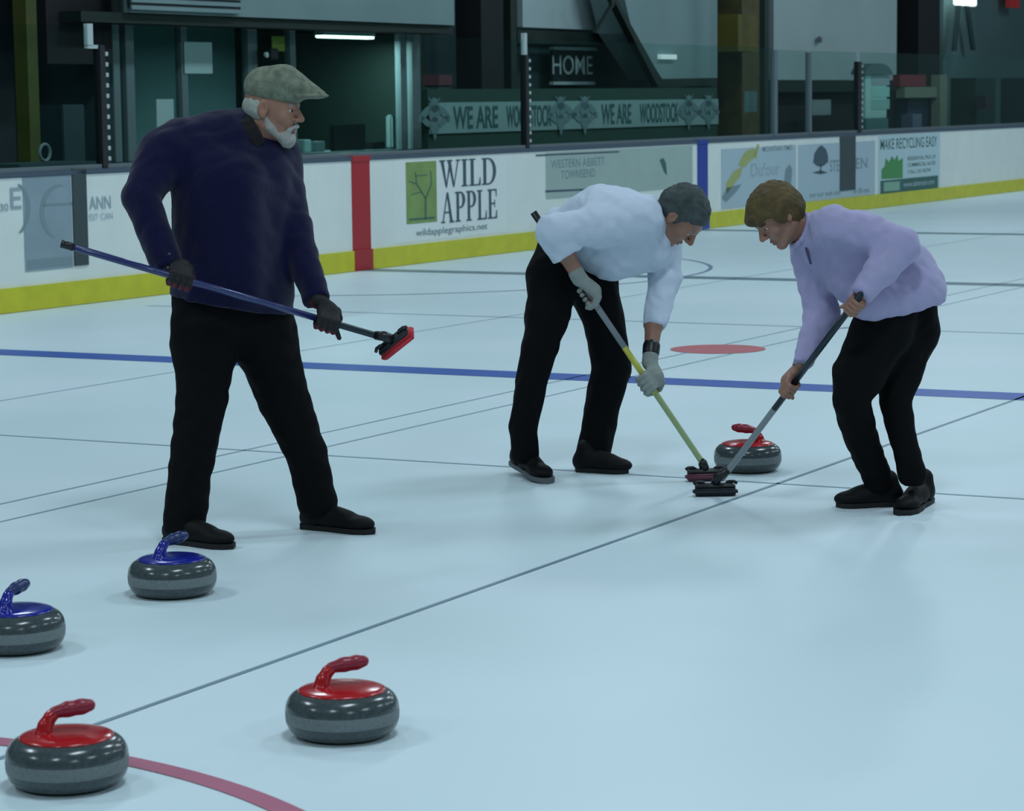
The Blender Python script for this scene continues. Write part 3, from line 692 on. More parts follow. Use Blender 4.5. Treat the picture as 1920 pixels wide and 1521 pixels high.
def stone(x, y, base_y, rz, colour, label):
    g_ = gnd(x, base_y, .057)
    root = empty('curling_stone', (g_[0], g_[1], 0), rz); tag(root, label, 'curling stone', 'curling stones on the ice')
    hgt = .121; prof = [(.062,.0),(.066,.0005)]
    for i in range(25):
        t = -math.pi/2*.92 + math.pi*.92*i/24
        ex = .62
        c, s = math.cos(t), math.sin(t)
        rr = .066 + (.1455-.066)*abs(c)**ex; z = hgt/2 + (hgt/2)*(abs(s)**.80)*(1 if s>0 else -1)
        prof.append((rr, max(z,.0008)))
    prof.append((.07, hgt)); prof.append((.05, hgt))
    # rough striking band around the middle
    bm = lathe(prof, midx=lambda a,b: min(a,b) > .037 and max(a,b) < .079)
    bm_obj('granite_body', bm, [M_GRAN, M_BAND], root, smooth=True)
    mc, mg = (M_SR, M_SRG) if colour == 'red' else (M_SB, M_SBG)
    dp = [(.112,.1165),(.1125,.1185),(.108,.1215),(.095,.1255),(.07,.129),(.04,.131),(.01,.1315)]
    bm_obj('top_disc', lathe(dp), mc, root, smooth=True)
    h = Blob()
    path = [(-.052,0,.124,.026),(-.048,0,.145,.018),(-.036,0,.166,.0145),(-.020,0,.178,.0145)]
    for a,b in zip(path, path[1:]): h.cone(a[:3], b[:3], a[3], b[3], .008)
    me = h.mesh('gooseneck', .0025, relax=6); link_mesh('gooseneck', me, mc, root)
    h = Blob(); path = [(-.026,0,.176,.0145),(.006,0,.182,.0185),(.038,0,.186,.0185),(.056,0,.188,.0150)]
    for a,b in zip(path, path[1:]): h.cone(a[:3], b[:3], a[3], b[3], .006)
    me = h.mesh('handle_grip', .0025, relax=6); link_mesh('handle_grip', me, mg, root)
    return root
stone(642,0,1337, R(12), 'red', 'red-topped granite curling stone alone at the bottom centre')
stone(126,0,1427, R(14), 'red', 'red-topped granite curling stone at the bottom left corner by the red ring')
stone(323,0,1082, R(48), 'blue', 'blue-topped granite curling stone at the standing man\'s foot')
stone(30,0,1182, R(66), 'blue', 'blue-topped granite curling stone cut by the left edge')
stone(1402,0,858, R(178), 'red', 'red-topped granite curling stone being swept, behind the broom heads')

# ------------------------------------------------------------------ brooms
def broom(name_label, P0, P1, segs, headdir, headlen, padmat, platemat, headC=None, updir=None, r_=.0127):
    """segs: list of (t0,t1,material,part name)"""
    P0 = np.array(P0); P1 = np.array(P1); A = P1.copy(); A[2] = 0 if P1[2] < .3 else P1[2]
    root = empty('curling_broom', tuple(A)); tag(root, name_label, 'curling broom', 'curling brooms')
    for t0, t1, mm, nm in segs:
        bm = bmesh.new(); tube(bm, [P0+(P1-P0)*t0-A, P0+(P1-P0)*t1-A], r_ if nm != 'end_cap' else r_*1.15, 18)
        bm_obj(nm, bm, mm, root, smooth=False)
        for p in root.children[-1].data.polygons: p.use_smooth = len(p.vertices) == 4
    hd = np.array(headdir, float); hd /= np.linalg.norm(hd)
    n_ = np.array(updir, float); n_ -= hd*(n_@hd); n_ /= np.linalg.norm(n_); b_ = np.cross(hd, n_)
    HC = np.array(headC) - A
    def rbox(L, W_, h0, h1, bev, tw=1.0):
        bm = bmesh.new(); P = []
        for hz, f in ((h0,1.0),(h1,tw)):
            for sx, sy in ((-1,-1),(1,-1),(1,1),(-1,1)): P.append(HC + hd*sx*L/2*f + b_*sy*W_/2*f + n_*hz)
        add_hex(bm, P); bmesh.ops.bevel(bm, geom=bm.edges[:], offset=bev, segments=3, affect='EDGES'); return bm
    bm_obj('brush_pad', rbox(headlen, .062, 0, .030, .010), padmat, root, smooth=True)
    pl = bm_obj('head_plate', rbox(headlen*.94, .05, .028, .048, .006, .9), platemat, root, smooth=True)
    bm = bmesh.new(); tube(bm, [HC+n_*.04, HC+n_*.06+(P0-P1)/np.linalg.norm(P0-P1)*.02, P1-A+(P0-P1)/np.linalg.norm(P0-P1)*.05], [.02,.019,.0165], 16)
    bm_obj('swivel_joint', bm, platemat, root, smooth=True)
    for sx in (-1,1):
        bm = bmesh.new(); tube(bm, [HC+n_*.046+hd*sx*headlen*.37-hd*.022, HC+n_*.054+hd*sx*headlen*.37-hd*.01, HC+n_*.054+hd*sx*headlen*.37+hd*.01, HC+n_*.046+hd*sx*headlen*.37+hd*.022], .007, 10); bm_obj('corner_clip', bm, platemat, root, smooth=True)
    return root
M_BRBL = mat('navy_blue_shaft', (38,48,100), rough=.3, coat=.4); M_BRDK = mat('dark_teal_shaft', (16,36,48), rough=.35)
M_BRGY = mat('grey_shaft', (132,140,144), rough=.35); M_BRYL = mat('yellow_shaft', (184,184,70), rough=.35); M_BRPG = mat('pale_green_shaft', (150,170,122), rough=.4)
M_BLK = mat('black_plastic', (16,20,26), rough=.4); M_PADR = mat('red_brush_fabric', (196,44,58), rough=.7, bump=.2)
M_PADD = mat('dark_brush_fabric', (26,34,44), rough=.75, bump=.2); M_PADP = mat('dull_rose_brush_fabric', (96,52,66), rough=.75, bump=.2)
def Ysh1(x): return 9.36 + (x-335)/277*.16
S1a = at(115,457,Ysh1(115)); S1b = at(728,636,Ysh1(728))
broom('navy blue curling broom with red brush held across the standing man\'s body', S1a, S1b,
      [(0,.035,M_BLK,'end_cap'),(.03,.84,M_BRBL,'shaft'),(.84,1,M_BRDK,'lower_shaft')],
      at(776,620,9.55)-at(716,668,9.62), .165, M_PADR, M_BLK, headC=at(751,648,9.59), updir=S1a-S1b)
TipM = gnd(1322,902); TipM[2] = 0
S2a = at(1000,398,10.98); S2b = at(1328,884,TipM[1])
broom('yellow and grey curling broom swept by the man in white', S2a, S2b,
      [(0,.12,M_BLK,'end_cap'),(.12,.52,M_BRGY,'shaft'),(.52,.70,M_BRYL,'yellow_shaft_band'),(.70,1,M_BRPG,'lower_shaft')],
      (1,.12,0), .165, M_PADP, M_BLK, headC=(at(1322,898,TipM[1])[0], TipM[1], .004), updir=(0,0,1))
TipW = gnd(1345,930)
S3a = at(1622,541,9.80); S3b = at(1356,895,TipW[1])
broom('dark and silver curling broom swept by the woman in lilac', S3a, S3b,
      [(0,.62,M_BRDK,'shaft'),(.62,1,M_BRGY,'lower_shaft')],
      (1,.05,0), .18, M_PADD, M_BLK, headC=(at(1341,925,TipW[1])[0], TipW[1], .004), updir=(0,0,1))

# ------------------------------------------------------------------ people
SKIN = mat('skin', (150,108,90), rough=.5, noise=.05, nscale=30); SKIN['x']=1
LIP = mat('lip_skin', (132,82,76), rough=.45); BROW = mat('grey_brow_hair', (120,116,108), rough=.8); BROWB = mat('brown_brow_hair', (70,54,34), rough=.8)
M_EYE = mat('eye_white', (215,215,210), rough=.2); M_IRIS = mat('dark_iris', (40,34,30), rough=.2)
def unit(v): v = np.array(v, float); return v/np.linalg.norm(v)
def frame(F, U):
    F = unit(F); U = np.array(U, float); U = unit(U - F*(U@F)); S = np.cross(F, U); return np.array([S, F, U])
def add_head(B, C, M, sc=1.0):
    L = lambda x,y,z: C + sc*(M[0]*x + M[1]*y + M[2]*z)
    e = lambda c, r_, k=.02: B.ell(L(*c), np.array(r_)*sc, M, k*sc)
    co = lambda a, b, ra, rb, k=.02: B.cone(L(*a), L(*b), ra*sc, rb*sc, k*sc)
    e((0,-.014,.034),(.075,.096,.080)); e((0,.022,-.028),(.060,.068,.086),.03)
    for s in (-1,1):
        co((s*.048,-.005,-.058),(s*.012,.066,-.098),.020,.018,.02); e((s*.036,.058,-.022),(.024,.022,.024),.02)
    e((0,.074,-.098),(.020,.016,.016),.012); co((-.030,.078,.024),(.030,.078,.024),.012,.012,.014)
    co((0,.086,.016),(0,.112,-.022),.008,.0125,.010)
    for s in (-1,1): e((s*.012,.098,-.028),(.009,.011,.008),.006)
    for s in (-1,1):
        e((s*.031,.100,.005),(.015,.014,.009),.008); B.sub(); co((s*.018,.086,.013),(s*.044,.078,.012),.0045,.004,.006); co((s*.019,.084,-.004),(s*.043,.077,-.003),.004,.004,.006)
    for s in (-1,1): co((s*.022,.079,-.061),(0,.091,-.058),.005,.007,.006); co((s*.020,.078,-.070),(0,.088,-.071),.005,.0075,.006)
    co((-.02,.094,-.065),(.02,.094,-.065),.0022,.0022,.003); B.sub()
    for s in (-1,1):
        e((s*.079,-.010,-.004),(.009,.020,.032),.006); e((s*.089,-.006,.002),(.009,.011,.019),.005); B.sub()
        e((s*.081,-.006,-.030),(.006,.009,.009),.006)
def eyes(root, C, M, A, sc=1.0):
    for s in (-1,1):
        p = C + sc*(M[0]*s*.031+M[1]*.0735+M[2]*.005) - A
        bm = bmesh.new(); bmesh.ops.create_uvsphere(bm, u_segments=16, v_segments=12, radius=.0125*sc)
        bmesh.ops.rotate(bm, verts=bm.verts, matrix=Matrix(((M[0][0],M[2][0],M[1][0]),(M[0][1],M[2][1],M[1][1]),(M[0][2],M[2][2],M[1][2]))))
        for v in bm.verts: v.co = v.co + Vector(p)
        for f in bm.faces:
            if (np.array(f.calc_center_median())-p)@M[1] > .0085*sc: f.material_index = 1
        bm_obj('eye', bm, [M_EYE, M_IRIS], root, smooth=True)
def paint_faces(me, tests):            # tests: list of (index, fn(centres)->mask)
    n = len(me.polygons); c = np.empty(n*3); me.polygons.foreach_get('center', c); c = c.reshape(-1,3)
    mi = np.zeros(n, np.int32)
    for i, fn in tests: mi[fn(c)] = i
    me.polygons.foreach_set('material_index', mi)
def add_hand(B, Cg, s, W, sgn=1, sc=1.0, rs=.0127, k=.006):
    """fist closed round a shaft: Cg on the shaft, s shaft direction (thumb end), W wrist"""
    s = unit(s); t = np.array(Cg) - np.array(W); t = unit(t - s*(t@s)); p = np.cross(s, t)*sgn
    Q = lambda a, b, c: np.array(Cg) + sc*(p*a + t*b + s*c)
    g = rs/.0127*.0 + .0
    lens = (1.0, 1.08, 1.02, .86); offs = (.030, .010, -.011, -.031)
    for L_, o in zip(lens, offs):
        kn = Q(.030, .018, o)
        B.cone(np.array(W)*.45+Q(.024,-.045,o*.8)*.55, kn, .013*sc, .0115*sc, .010)
        j1 = Q(.016, .018+.018*L_, o*1.02); j2 = Q(-.012, .012+.018*L_, o); j3 = Q(-.0235, .004, o*.97); tip = Q(-.021, -.004-.012*L_, o*.95)
        B.cone(kn, j1, .0105*sc, .0098*sc, .004); B.cone(j1, j2, .0098*sc, .0092*sc, .003); B.cone(j2, j3, .0092*sc, .0086*sc, .003); B.cone(j3, tip, .0086*sc, .0076*sc, .003)
    B.ell(Q(.024,-.018,0), np.array((.016,.036,.040))*sc, np.array([p,t,s]), .012)
    # thumb leaves the side of the palm
    b0 = Q(.016,-.042,.030); b1 = Q(-.004,-.030,.046); b2 = Q(-.024,-.010,.046); b3 = Q(-.032,.012,.040)
    B.cone(b0, b1, .015*sc, .0125*sc, .008); B.cone(b1, b2, .0125*sc, .0108*sc, .003); B.cone(b2, b3, .0108*sc, .0088*sc, .003)
    B.cone(W, Q(.022,-.035,0), .024*sc, .026*sc, .015)
    return p, t
def chain(B, pts, k=.03):               # pts (px, py, Y, radius in px)
    P = [(at(x,y,Y), r_*Y/FPX) for x,y,Y,r_ in pts]
    for (a, ra), (b, rb) in zip(P, P[1:]): B.cone(a, b, ra, rb, k)
    return P
def shoe(root, heel, toe, A, m_up, m_sole, lift=0., sc=1.0, name='shoe'):
    h = np.array(heel, float); t = np.array(toe, float); h[2] = lift; t[2] = 0
    f = unit(t-h); L_ = np.linalg.norm(t-h); Z = unit(np.cross(np.cross(f,[0,0,1.]), f)); sd = np.cross(f, Z); M = np.array([sd, f, Z])
    q = lambda x,y,z: h + sd*x + f*y*L_ + Z*z
    B = Blob()
    B.ell(q(0,.16,.045), (.038,.050,.045), M, .03); B.ell(q(.0,.45,.045), (.040,.085,.042), M, .03); B.ell(q(0,.76,.034), (.049,.072,.032), M, .03)
    B.cone(q(0,.22,.06), q(0,.20,.105), .040, .038, .03); B.cone(q(0,.4,.06), q(0,.62,.045), .034, .03, .03)
    B.cut(q(0,.5,.012), -Z, .4)
    me = B.mesh(name, .0055, A=A); o = link_mesh(name, me, m_up, root)
    bm = bmesh.new(); out = []
    prof = [(-.0,.0),(.06,.030),(.25,.036),(.45,.037),(.62,.047),(.80,.050),(.93,.036),(1.0,.008)]
    pts = [(y,w_) for y,w_ in prof]+[(y,-w_) for y,w_ in prof[::-1][1:-1]]
    lo_ = [bm.verts.new(tuple(q(w_,y,.001)-A)) for y,w_ in pts]; hi_ = [bm.verts.new(tuple(q(w_*1.02,y,.020)-A)) for y,w_ in pts]
    n = len(pts); bm.faces.new(lo_); bm.faces.new(hi_)
    for i in range(n): bm.faces.new([lo_[i],lo_[(i+1)%n],hi_[(i+1)%n],hi_[i]])
    bm_obj('sole', bm, m_sole, o, smooth=False)
    # laces
    bm = bmesh.new()
    for j in range(4):
        y = .42+.07*j; z = .091-.0085*j
        tube(bm, [q(-.022,y,z-.006)-A, q(0,y+.01,z)-A, q(.022,y,z-.006)-A], .0028, 6)
    bm_obj('laces', bm, m_sole, o, smooth=True)
    return o
def body_of(name, label, A, parts, extra, C, M, neck, headsc, browm, head_lo=None, hand_fine=()):
    B = Blob()
    for p, dl in parts: B.P += p.shrunk(dl).P
    B.P = [q for q in B.P if q[0] != 'x']
    B.P += extra.P
    add_head(B, C, M, headsc)
    B.cone(neck[0], C + headsc*(M[2]*-.055+M[1]*-.018), neck[1], .052*headsc, .03)
    fine = [(C-.15, C+.15, .0034)] + [(np.array(c)-.08, np.array(c)+.08, .0036) for c in hand_fine]
    me = B.mesh('person', .010, fine=fine, A=A)
    o = link_mesh(name, me, [SKIN, LIP, browm], None, tuple(A)); tag(o, label, 'person')
    Cl = C - A
    def loc(c): d = (c-Cl)/headsc; return d@M[0], d@M[1], d@M[2]
    def lips(c): x,y,z = loc(c); return (np.abs(x)<.024)&(y>.076)&(y<.105)&(z>-.079)&(z<-.054)&(np.abs(z+.066)<.014*(1-(x/.028)**2))
    def brow(c): x,y,z = loc(c); return (np.abs(np.abs(x)-.032)<.017)&(y>.07)&(np.abs(z-.027+.12*(np.abs(x)-.03)**1)<.0045)
    paint_faces(me, [(1,lips),(2,brow)])
    eyes(o, C, M, A, headsc)
    return o

# ================= man 1: navy sweater, flat cap
A1 = gnd(470, 1015); A1[2] = 0
M_NAVY = mat('navy_wool', (8,8,50), rough=.9, spec=.2, noise=.12, nscale=60, bump=.35, bscale=220, sheen=.15)
M_TRB = mat('black_trousers', (7,8,11), rough=.85, spec=.15, bump=.15, bscale=150)
M_SHOEB = mat('black_shoe_leather', (7,9,11), rough=.65, spec=.2); M_SOLEB = mat('black_rubber_sole', (6,7,8), rough=.7)
sw = Blob()
chain(sw, [(392,330,9.62,70),(394,520,9.64,69)], .04); chain(sw, [(478,330,9.76,76),(476,530,9.72,74)], .06)
chain(sw, [(432,350,9.62,70),(440,530,9.60,66)], .06); chain(sw, [(330,288,9.60,52),(420,275,9.7,58),(510,300,9.82,46)], .05)
chain(sw, [(452,235,9.74,26),(345,268,9.62,44)], .05); chain(sw, [(470,240,9.74,30),(512,285,9.80,40)], .04)
hem = Blob(); chain(hem, [(392,560,9.64,70),(480,575,9.70,66)], .05)
arm1 = Blob(); chain(arm1, [(306,290,9.57,48),(264,370,9.46,35)], .03); chain(arm1, [(264,370,9.46,35),(312,492,9.40,29)], .008)
arm1b = Blob(); chain(arm1b, [(518,300,9.84,44),(548,430,9.74,34),(593,560,9.58,25)], .03)
wr1 = at(322,500,9.39); wr2 = at(594,562,9.57)
elbow1 = at(267,372,9.47); elbow2 = at(548,430,9.74)
sw2 = Blob(); sw2.P = sw.P + hem.P; sw2.cut(at(435,572,9.65), (-.20,0,-1), .42); sw2.P += arm1.P + arm1b.P
sw2.cut(wr1, wr1-elbow1, .09); sw2.cut(wr2, wr2-elbow2, .09)
armsb = Blob(); armsb.P = arm1.P + arm1b.P
tr = Blob()
chain(tr, [(385,560,9.64,62),(385,640,9.62,61),(380,740,9.58,48)], .04); chain(tr, [(380,740,9.58,48),(357,880,9.52,40),(345,985,9.49,40)], .006)
chain(tr, [(485,560,9.72,62),(496,640,9.74,58),(533,750,9.76,48)], .04); chain(tr, [(533,750,9.76,48),(575,850,9.75,38),(596,945,9.75,37)], .006)
chain(tr, [(440,540,9.68,68),(440,585,9.68,64)], .05)
tr2 = Blob(); tr2.P = list(tr.P); tr2.cut(at(344,1000,9.49), (-.1,0,-1), .12); tr2.cut(at(597,962,9.75), (.2,0,-1), .12)
ex = Blob()
gc1 = at(336,521,Ysh1(336)); gc2 = at(612,602,Ysh1(612)); sdir = unit(S1b-S1a)
ex.cone(elbow1, wr1, .036, .026, .02); ex.cone(elbow2, wr2, .036, .026, .02)
add_hand(ex, gc1, sdir, wr1, -1, .93); add_hand(ex, gc2, sdir, wr2, -1, .93)
C1 = at(512,203,9.72); M1 = frame((.95,-.25,-.17),(0,0,1)); neck1 = (at(466,262,9.72), .062)
p1 = body_of('person', 'standing person in navy sweater and grey flat cap holding a broom across the body', A1, [(sw,.035),(armsb,.022),(tr,.024)], ex, C1, M1, neck1, 1.02, BROW, hand_fine=(gc1,gc2))
link_mesh('sweater', sw2.mesh('sweater', .008, disp=folds(3,.003,30), A=A1), M_NAVY, p1)
link_mesh('trousers', tr2.mesh('trousers', .008, disp=folds(5,.003,32), A=A1), M_TRB, p1)
# collar and dark shirt at the neck
cl = Blob(); nb = at(462,258,9.70); nd = unit(C1-M1[2]*.06-nb)
for a in np.linspace(0,2*math.pi,15)[:-1]:
    b = a+2*math.pi/14; u_ = unit(np.cross(nd,[0,1,0])); v_ = np.cross(nd,u_)
    pa = nb+nd*.005+(u_*math.cos(a)+v_*math.sin(a))*.068; pb = nb+nd*.005+(u_*math.cos(b)+v_*math.sin(b))*.068
    cl.cone(pa, pb, .016, .016, .012); cl.cone(pa+nd*.03-(pa-nb)*.1, pb+nd*.03-(pb-nb)*.1, .012, .012, .012)
link_mesh('shirt_collar', cl.mesh('shirt_collar', .005, A=A1), mat('black_shirt',(12,12,16),rough=.9), p1)
# gloves
def glove(nm, Cg, s, W, sgn, sc, m1, m2, root, A, cuff, rs=.0127, cl_=.03):
    B = Blob(); p, t = add_hand(B, Cg, s, W, sgn, sc, rs); cw = np.array(W); ax_ = unit(cw - np.array(Cg))
    B.cone(cw, cw+ax_*cl_, .031*sc, cuff, .01)
    me = B.mesh(nm, .0036, A=A); o = link_mesh(nm, me, [m1, m2], root)
    Cl = np.array(Cg)-A
    paint_faces(me, [(1, lambda c: ((c-Cl)@p < .006) )])
    return o
M_GLB = mat('black_glove', (10,12,14), rough=.7); M_GLR = mat('dark_red_glove_palm', (84,16,34), rough=.65)
M_GLG = mat('pale_grey_glove', (138,146,142), rough=.8, noise=.1)
for nm, C_, W_ in (('glove', gc1, wr1), ('glove', gc2, wr2)):
    gl = glove(nm, C_, sdir, W_, -1, 1.08, M_GLB, M_GLR, p1, A1, .037, cl_=.05)
gst = Blob(); gst.cone(at(626,608,9.50), at(636,634,9.51), .012, .009, .01); o = link_mesh('glove_strap', gst.mesh('glove_strap', .004, A=A1), M_GLB, gl)
gst = Blob(); gst.ell(at(322,501,9.36), (.022,.01,.008), None, .01); link_mesh('glove_badge', gst.mesh('glove_badge', .003, A=A1), mat('grey_badge',(130,134,136)), p1)
gst = Blob(); gst.cone(at(300,484,9.36), at(318,476,9.36), .006, .006, .01); link_mesh('cuff_trim', gst.mesh('cuff_trim', .003, A=A1), mat('dim_grey_trim',(60,66,70)), p1)
# beard, hair, cap
def LH(C, M, sc=1.): return lambda x,y,z: C + sc*(M[0]*x+M[1]*y+M[2]*z)
hairn = lambda seed, amp: folds(seed, amp, 170, False)
L1 = LH(C1, M1, 1.02)
bd = Blob()
bd.ell(L1(0,.072,-.102), (.034,.028,.034), M1, .02)
for s in (-1,1):
    bd.cone(L1(s*.048,.018,-.070), L1(s*.022,.070,-.102), .016, .020, .02); bd.cone(L1(s*.062,-.002,-.035), L1(s*.054,.02,-.066), .010, .016, .02)
    bd.cone(L1(0,.098,-.050), L1(s*.030,.082,-.066), .0075, .007, .008); bd.cone(L1(s*.030,.082,-.066), L1(s*.026,.074,-.09), .008, .014, .01)
link_mesh('beard', bd.mesh('beard', .0035, disp=hairn(2,.0012), A=A1), mat('white_beard',(158,158,152),rough=.9,bump=.4,bscale=300), p1)
hr = Blob()
pl = [(L1(0,-.020,0), M1[1]), (L1(0,0,.05), M1[2])]
hr.ell(L1(0,-.026,-.002), (.079,.090,.072), M1, .02, planes=pl)
link_mesh('hair', hr.mesh('hair', .0035, disp=hairn(7,.0014), A=A1), mat('white_hair',(160,168,158),rough=.9,bump=.4,bscale=300), p1)
cp = Blob(); Fb = unit(M1[1]*.985+M1[2]*.17); Ub = unit(M1[2]*.985-M1[1]*.17)
cp.ell(L1(0,-.006,.072), (.090,.116,.082), M1, .03, planes=[(L1(0,0,.034), -M1[2])])
for sx in (-.034, 0, .034): cp.cone(L1(sx,.03,.104), L1(sx*.8,.165,.078), .052, .013, .03, planes=[(L1(0,.06,.052), -Ub)])
cp.ell(L1(0,.135,.066), (.068,.068,.009), np.array([M1[0], Fb, Ub]), .012)
M_CAPT = mat('grey_tweed', (112,120,104), rough=.95, noise=.3, nscale=45, bump=.3, bscale=160)
link_mesh('flat_cap', cp.mesh('flat_cap', .004, disp=folds(9,.0012,50,False), A=A1), M_CAPT, p1)
shoe(p1, gnd(306,1016), gnd(440,1030), A1, M_SHOEB, M_SOLEB)
shoe(p1, gnd(562,990), gnd(705,1002), A1, M_SHOEB, M_SOLEB)

# ================= man 2: white shirt, bending
A2 = gnd(1060, 893); A2[2] = 0
M_WSH = mat('white_cotton', (196,208,224), rough=.9, spec=.2, bump=.12, bscale=120)
sh2 = Blob()
chain(sh2, [(1056,432,11.12,44),(1130,420,11.10,67),(1205,418,11.10,54)], .06); chain(sh2, [(1130,452,11.08,58),(1215,462,11.1,40)], .06)
chain(sh2, [(1075,455,11.06,36),(1150,478,11.06,42),(1225,478,11.1,28)], .05); chain(sh2, [(1170,400,11.2,46),(1235,430,11.24,40)], .05)
chain(sh2, [(1130,408,10.98,48),(1200,412,10.98,44)], .05)
sl = Blob(); chain(sl, [(1188,418,10.95,40),(1120,425,10.90,38),(1040,436,10.86,33)], .03); chain(sl, [(1040,436,10.86,33),(1060,476,10.87,27)], .03)
sf2 = Blob(); chain(sf2, [(1244,446,11.24,36),(1247,520,11.18,29),(1228,606,11.06,23)], .03)
full2 = Blob(); full2.P = sh2.P + sl.P + sf2.P
full2.cut(at(1062,480,10.87), at(1080,505,10.87)-at(1045,445,10.87), .09); full2.cut(at(1227,614,11.06), at(1224,640,11.04)-at(1247,520,11.18), .08)
full2.cut(at(1224,398,11.08), unit(at(1262,405,11.05)-at(1215,398,11.1)), .0)
tr = Blob()
chain(tr, [(1052,470,11.12,44),(1040,520,11.08,50),(1026,590,11.04,38),(1012,650,11.02,34)], .04); chain(tr, [(1012,650,11.02,34),(996,720,11.02,29),(981,800,11.03,26),(985,852,11.04,25)], .006)
chain(tr, [(1075,480,11.14,44),(1105,520,11.18,48),(1132,600,11.2,39)], .04); chain(tr, [(1132,600,11.2,39),(1147,690,11.2,36),(1128,770,11.24,33),(1112,850,11.26,31)], .006)
tr2b = Blob(); tr2b.P = list(tr.P); tr2b.cut(at(984,868,11.04), (.0,0,-1), .1); tr2b.cut(at(1112,868,11.26), (0,0,-1), .1)
gcA = S2a+(S2b-S2a)*.315; gcB = S2a+(S2b-S2a)*.655
wA = gcA + unit(at(1068,490,10.88)-gcA)*.085; wB = gcB + unit(at(1226,600,11.06)-gcB)*.09
sd2 = unit(S2b-S2a)
ex = Blob(); ex.cone(at(1042,440,10.87), wA, .045, .028, .02); ex.cone(at(1247,520,11.18), at(1226,605,11.06), .040, .040, .02); ex.cone(at(1226,605,11.06), wB, .038, .026, .02)
add_hand(ex, gcA, sd2, wA, 1, .93); add_hand(ex, gcB, sd2, wB, -1, .93)
C2 = at(1279,404,11.04); M2 = frame((.45,-.10,-.90),(.74,-.42,.50)); neck2 = (at(1222,418,11.10), .062)
p2 = body_of('person', 'bending person in white shirt and black trousers sweeping with a yellow broom', A2, [(sh2,.036),(sl,.022),(sf2,.022),(tr,.024)], ex, C2, M2, neck2, 1.06, BROW, hand_fine=(gcA,gcB))
link_mesh('shirt', full2.mesh('shirt', .008, disp=folds(12,.0034,36), A=A2), M_WSH, p2)
link_mesh('trousers', tr2b.mesh('trousers', .008, disp=folds(15,.003,32), A=A2), M_TRB, p2)
def collar(nb, nd, rad, m_, root, A, th=.011, nm='collar', hgt=.02):
    cl = Blob(); u_ = unit(np.cross(nd,[0,1,.1])); v_ = np.cross(nd,u_)
    for i in range(16):
        a = 2*math.pi*i/16; b = 2*math.pi*(i+1)/16
        pa = nb+(u_*math.cos(a)+v_*math.sin(a))*rad; pb = nb+(u_*math.cos(b)+v_*math.sin(b))*rad
        cl.cone(pa, pb, th, th, .008); cl.cone(pa+nd*hgt, pb+nd*hgt, th*.8, th*.8, .008)
    return link_mesh(nm, cl.mesh(nm, .0045, A=A), m_, root)
nd2 = unit(C2-M2[2]*.05-neck2[0]); collar(neck2[0]+nd2*.03, nd2, .066, M_WSH, p2, A2)
L2 = LH(C2, M2, 1.06)
hr = Blob()
hr.ell(L2(0,-.016,.038), np.array((.083,.103,.086))*1.06, M2, .02, planes=[(L2(0,.080,.070), -unit(M2[2]*.74-M2[1]*.55)),])
hr.ell(L2(0,-.034,.0), np.array((.080,.088,.080))*1.06, M2, .02, planes=[(L2(0,-.022,0), M2[1])])
for s in (-1,1): hr.cone(L2(s*.074,.010,.02), L2(s*.072,.012,-.012), .010, .007, .012)
link_mesh('hair', hr.mesh('hair', .0035, disp=folds(21,.0022,75), A=A2), mat('iron_grey_hair',(66,76,76),rough=.85,noise=.35,nscale=25,bump=.5,bscale=260), p2)
glove('glove', gcA, sd2, wA, 1, 1.10, M_GLG, M_GLG, p2, A2, .034); glove('glove', gcB, sd2, wB, -1, 1.10, M_GLG, M_GLG, p2, A2, .034)
bnd = Blob(); q0 = wB + unit(at(1226,605,11.06)-wB)*.045; bnd.cone(q0, q0+unit(at(1226,605,11.06)-wB)*.03, .036, .037, .005)
link_mesh('wristband', bnd.mesh('wristband', .004, A=A2), M_BLK, p2)
shoe(p2, gnd(1078,884), gnd(1180,888), A2, M_SHOEB, M_SOLEB)
shoe(p2, gnd(962,885), gnd(1030,908), A2, M_SHOEB, mat('grey_sole',(90,98,102),rough=.7), lift=.035)

# ================= woman: lilac sweater
A3 = gnd(1665, 955); A3[2] = 0
M_LIL = mat('lilac_fleece', (166,160,196), rough=.95, spec=.15, bump=.15, bscale=140, sheen=.2)
s3 = Blob()
chain(s3, [(1540,440,10.20,46),(1610,462,10.18,60),(1690,510,10.15,56),(1712,540,10.12,52)], .06); chain(s3, [(1545,465,10.2,42),(1610,520,10.17,50),(1650,555,10.12,42)], .05)
chain(s3, [(1560,425,10.08,38),(1640,470,10.06,50)], .05); chain(s3, [(1535,440,10.3,38),(1620,475,10.27,48)], .05); chain(s3, [(1628,566,9.99,36),(1722,552,10.08,50)], .05)
sn = Blob(); chain(sn, [(1566,424,10.03,37),(1632,440,9.96,34),(1690,462,9.92,33)], .03); chain(sn, [(1690,462,9.92,33),(1650,508,9.88,28),(1618,548,9.83,22)], .03)
sfr = Blob(); chain(sfr, [(1516,462,10.30,36),(1541,590,10.26,31),(1502,684,10.13,18)], .03)
full3 = Blob(); full3.P = list(s3.P); full3.cut(at(1685,585,10.12), (.25,0,-1.), .32); full3.P += sn.P+sfr.P
full3.cut(at(1615,552,9.82), at(1600,570,9.82)-at(1650,508,9.88), .07); full3.cut(at(1502,684,10.13), at(1490,705,10.13)-at(1541,600,10.26), .07)
tr = Blob()
chain(tr, [(1680,550,10.12,48),(1656,616,10.08,54),(1611,700,10.02,50)], .04); chain(tr, [(1611,700,10.02,50),(1596,750,10.0,35),(1614,820,10.08,31),(1650,905,10.14,26)], .006)
chain(tr, [(1706,555,10.18,48),(1704,620,10.2,53),(1686,700,10.14,42)], .04); chain(tr, [(1686,700,10.14,42),(1679,752,10.1,29),(1693,820,10.06,25),(1711,892,10.04,26)], .006)
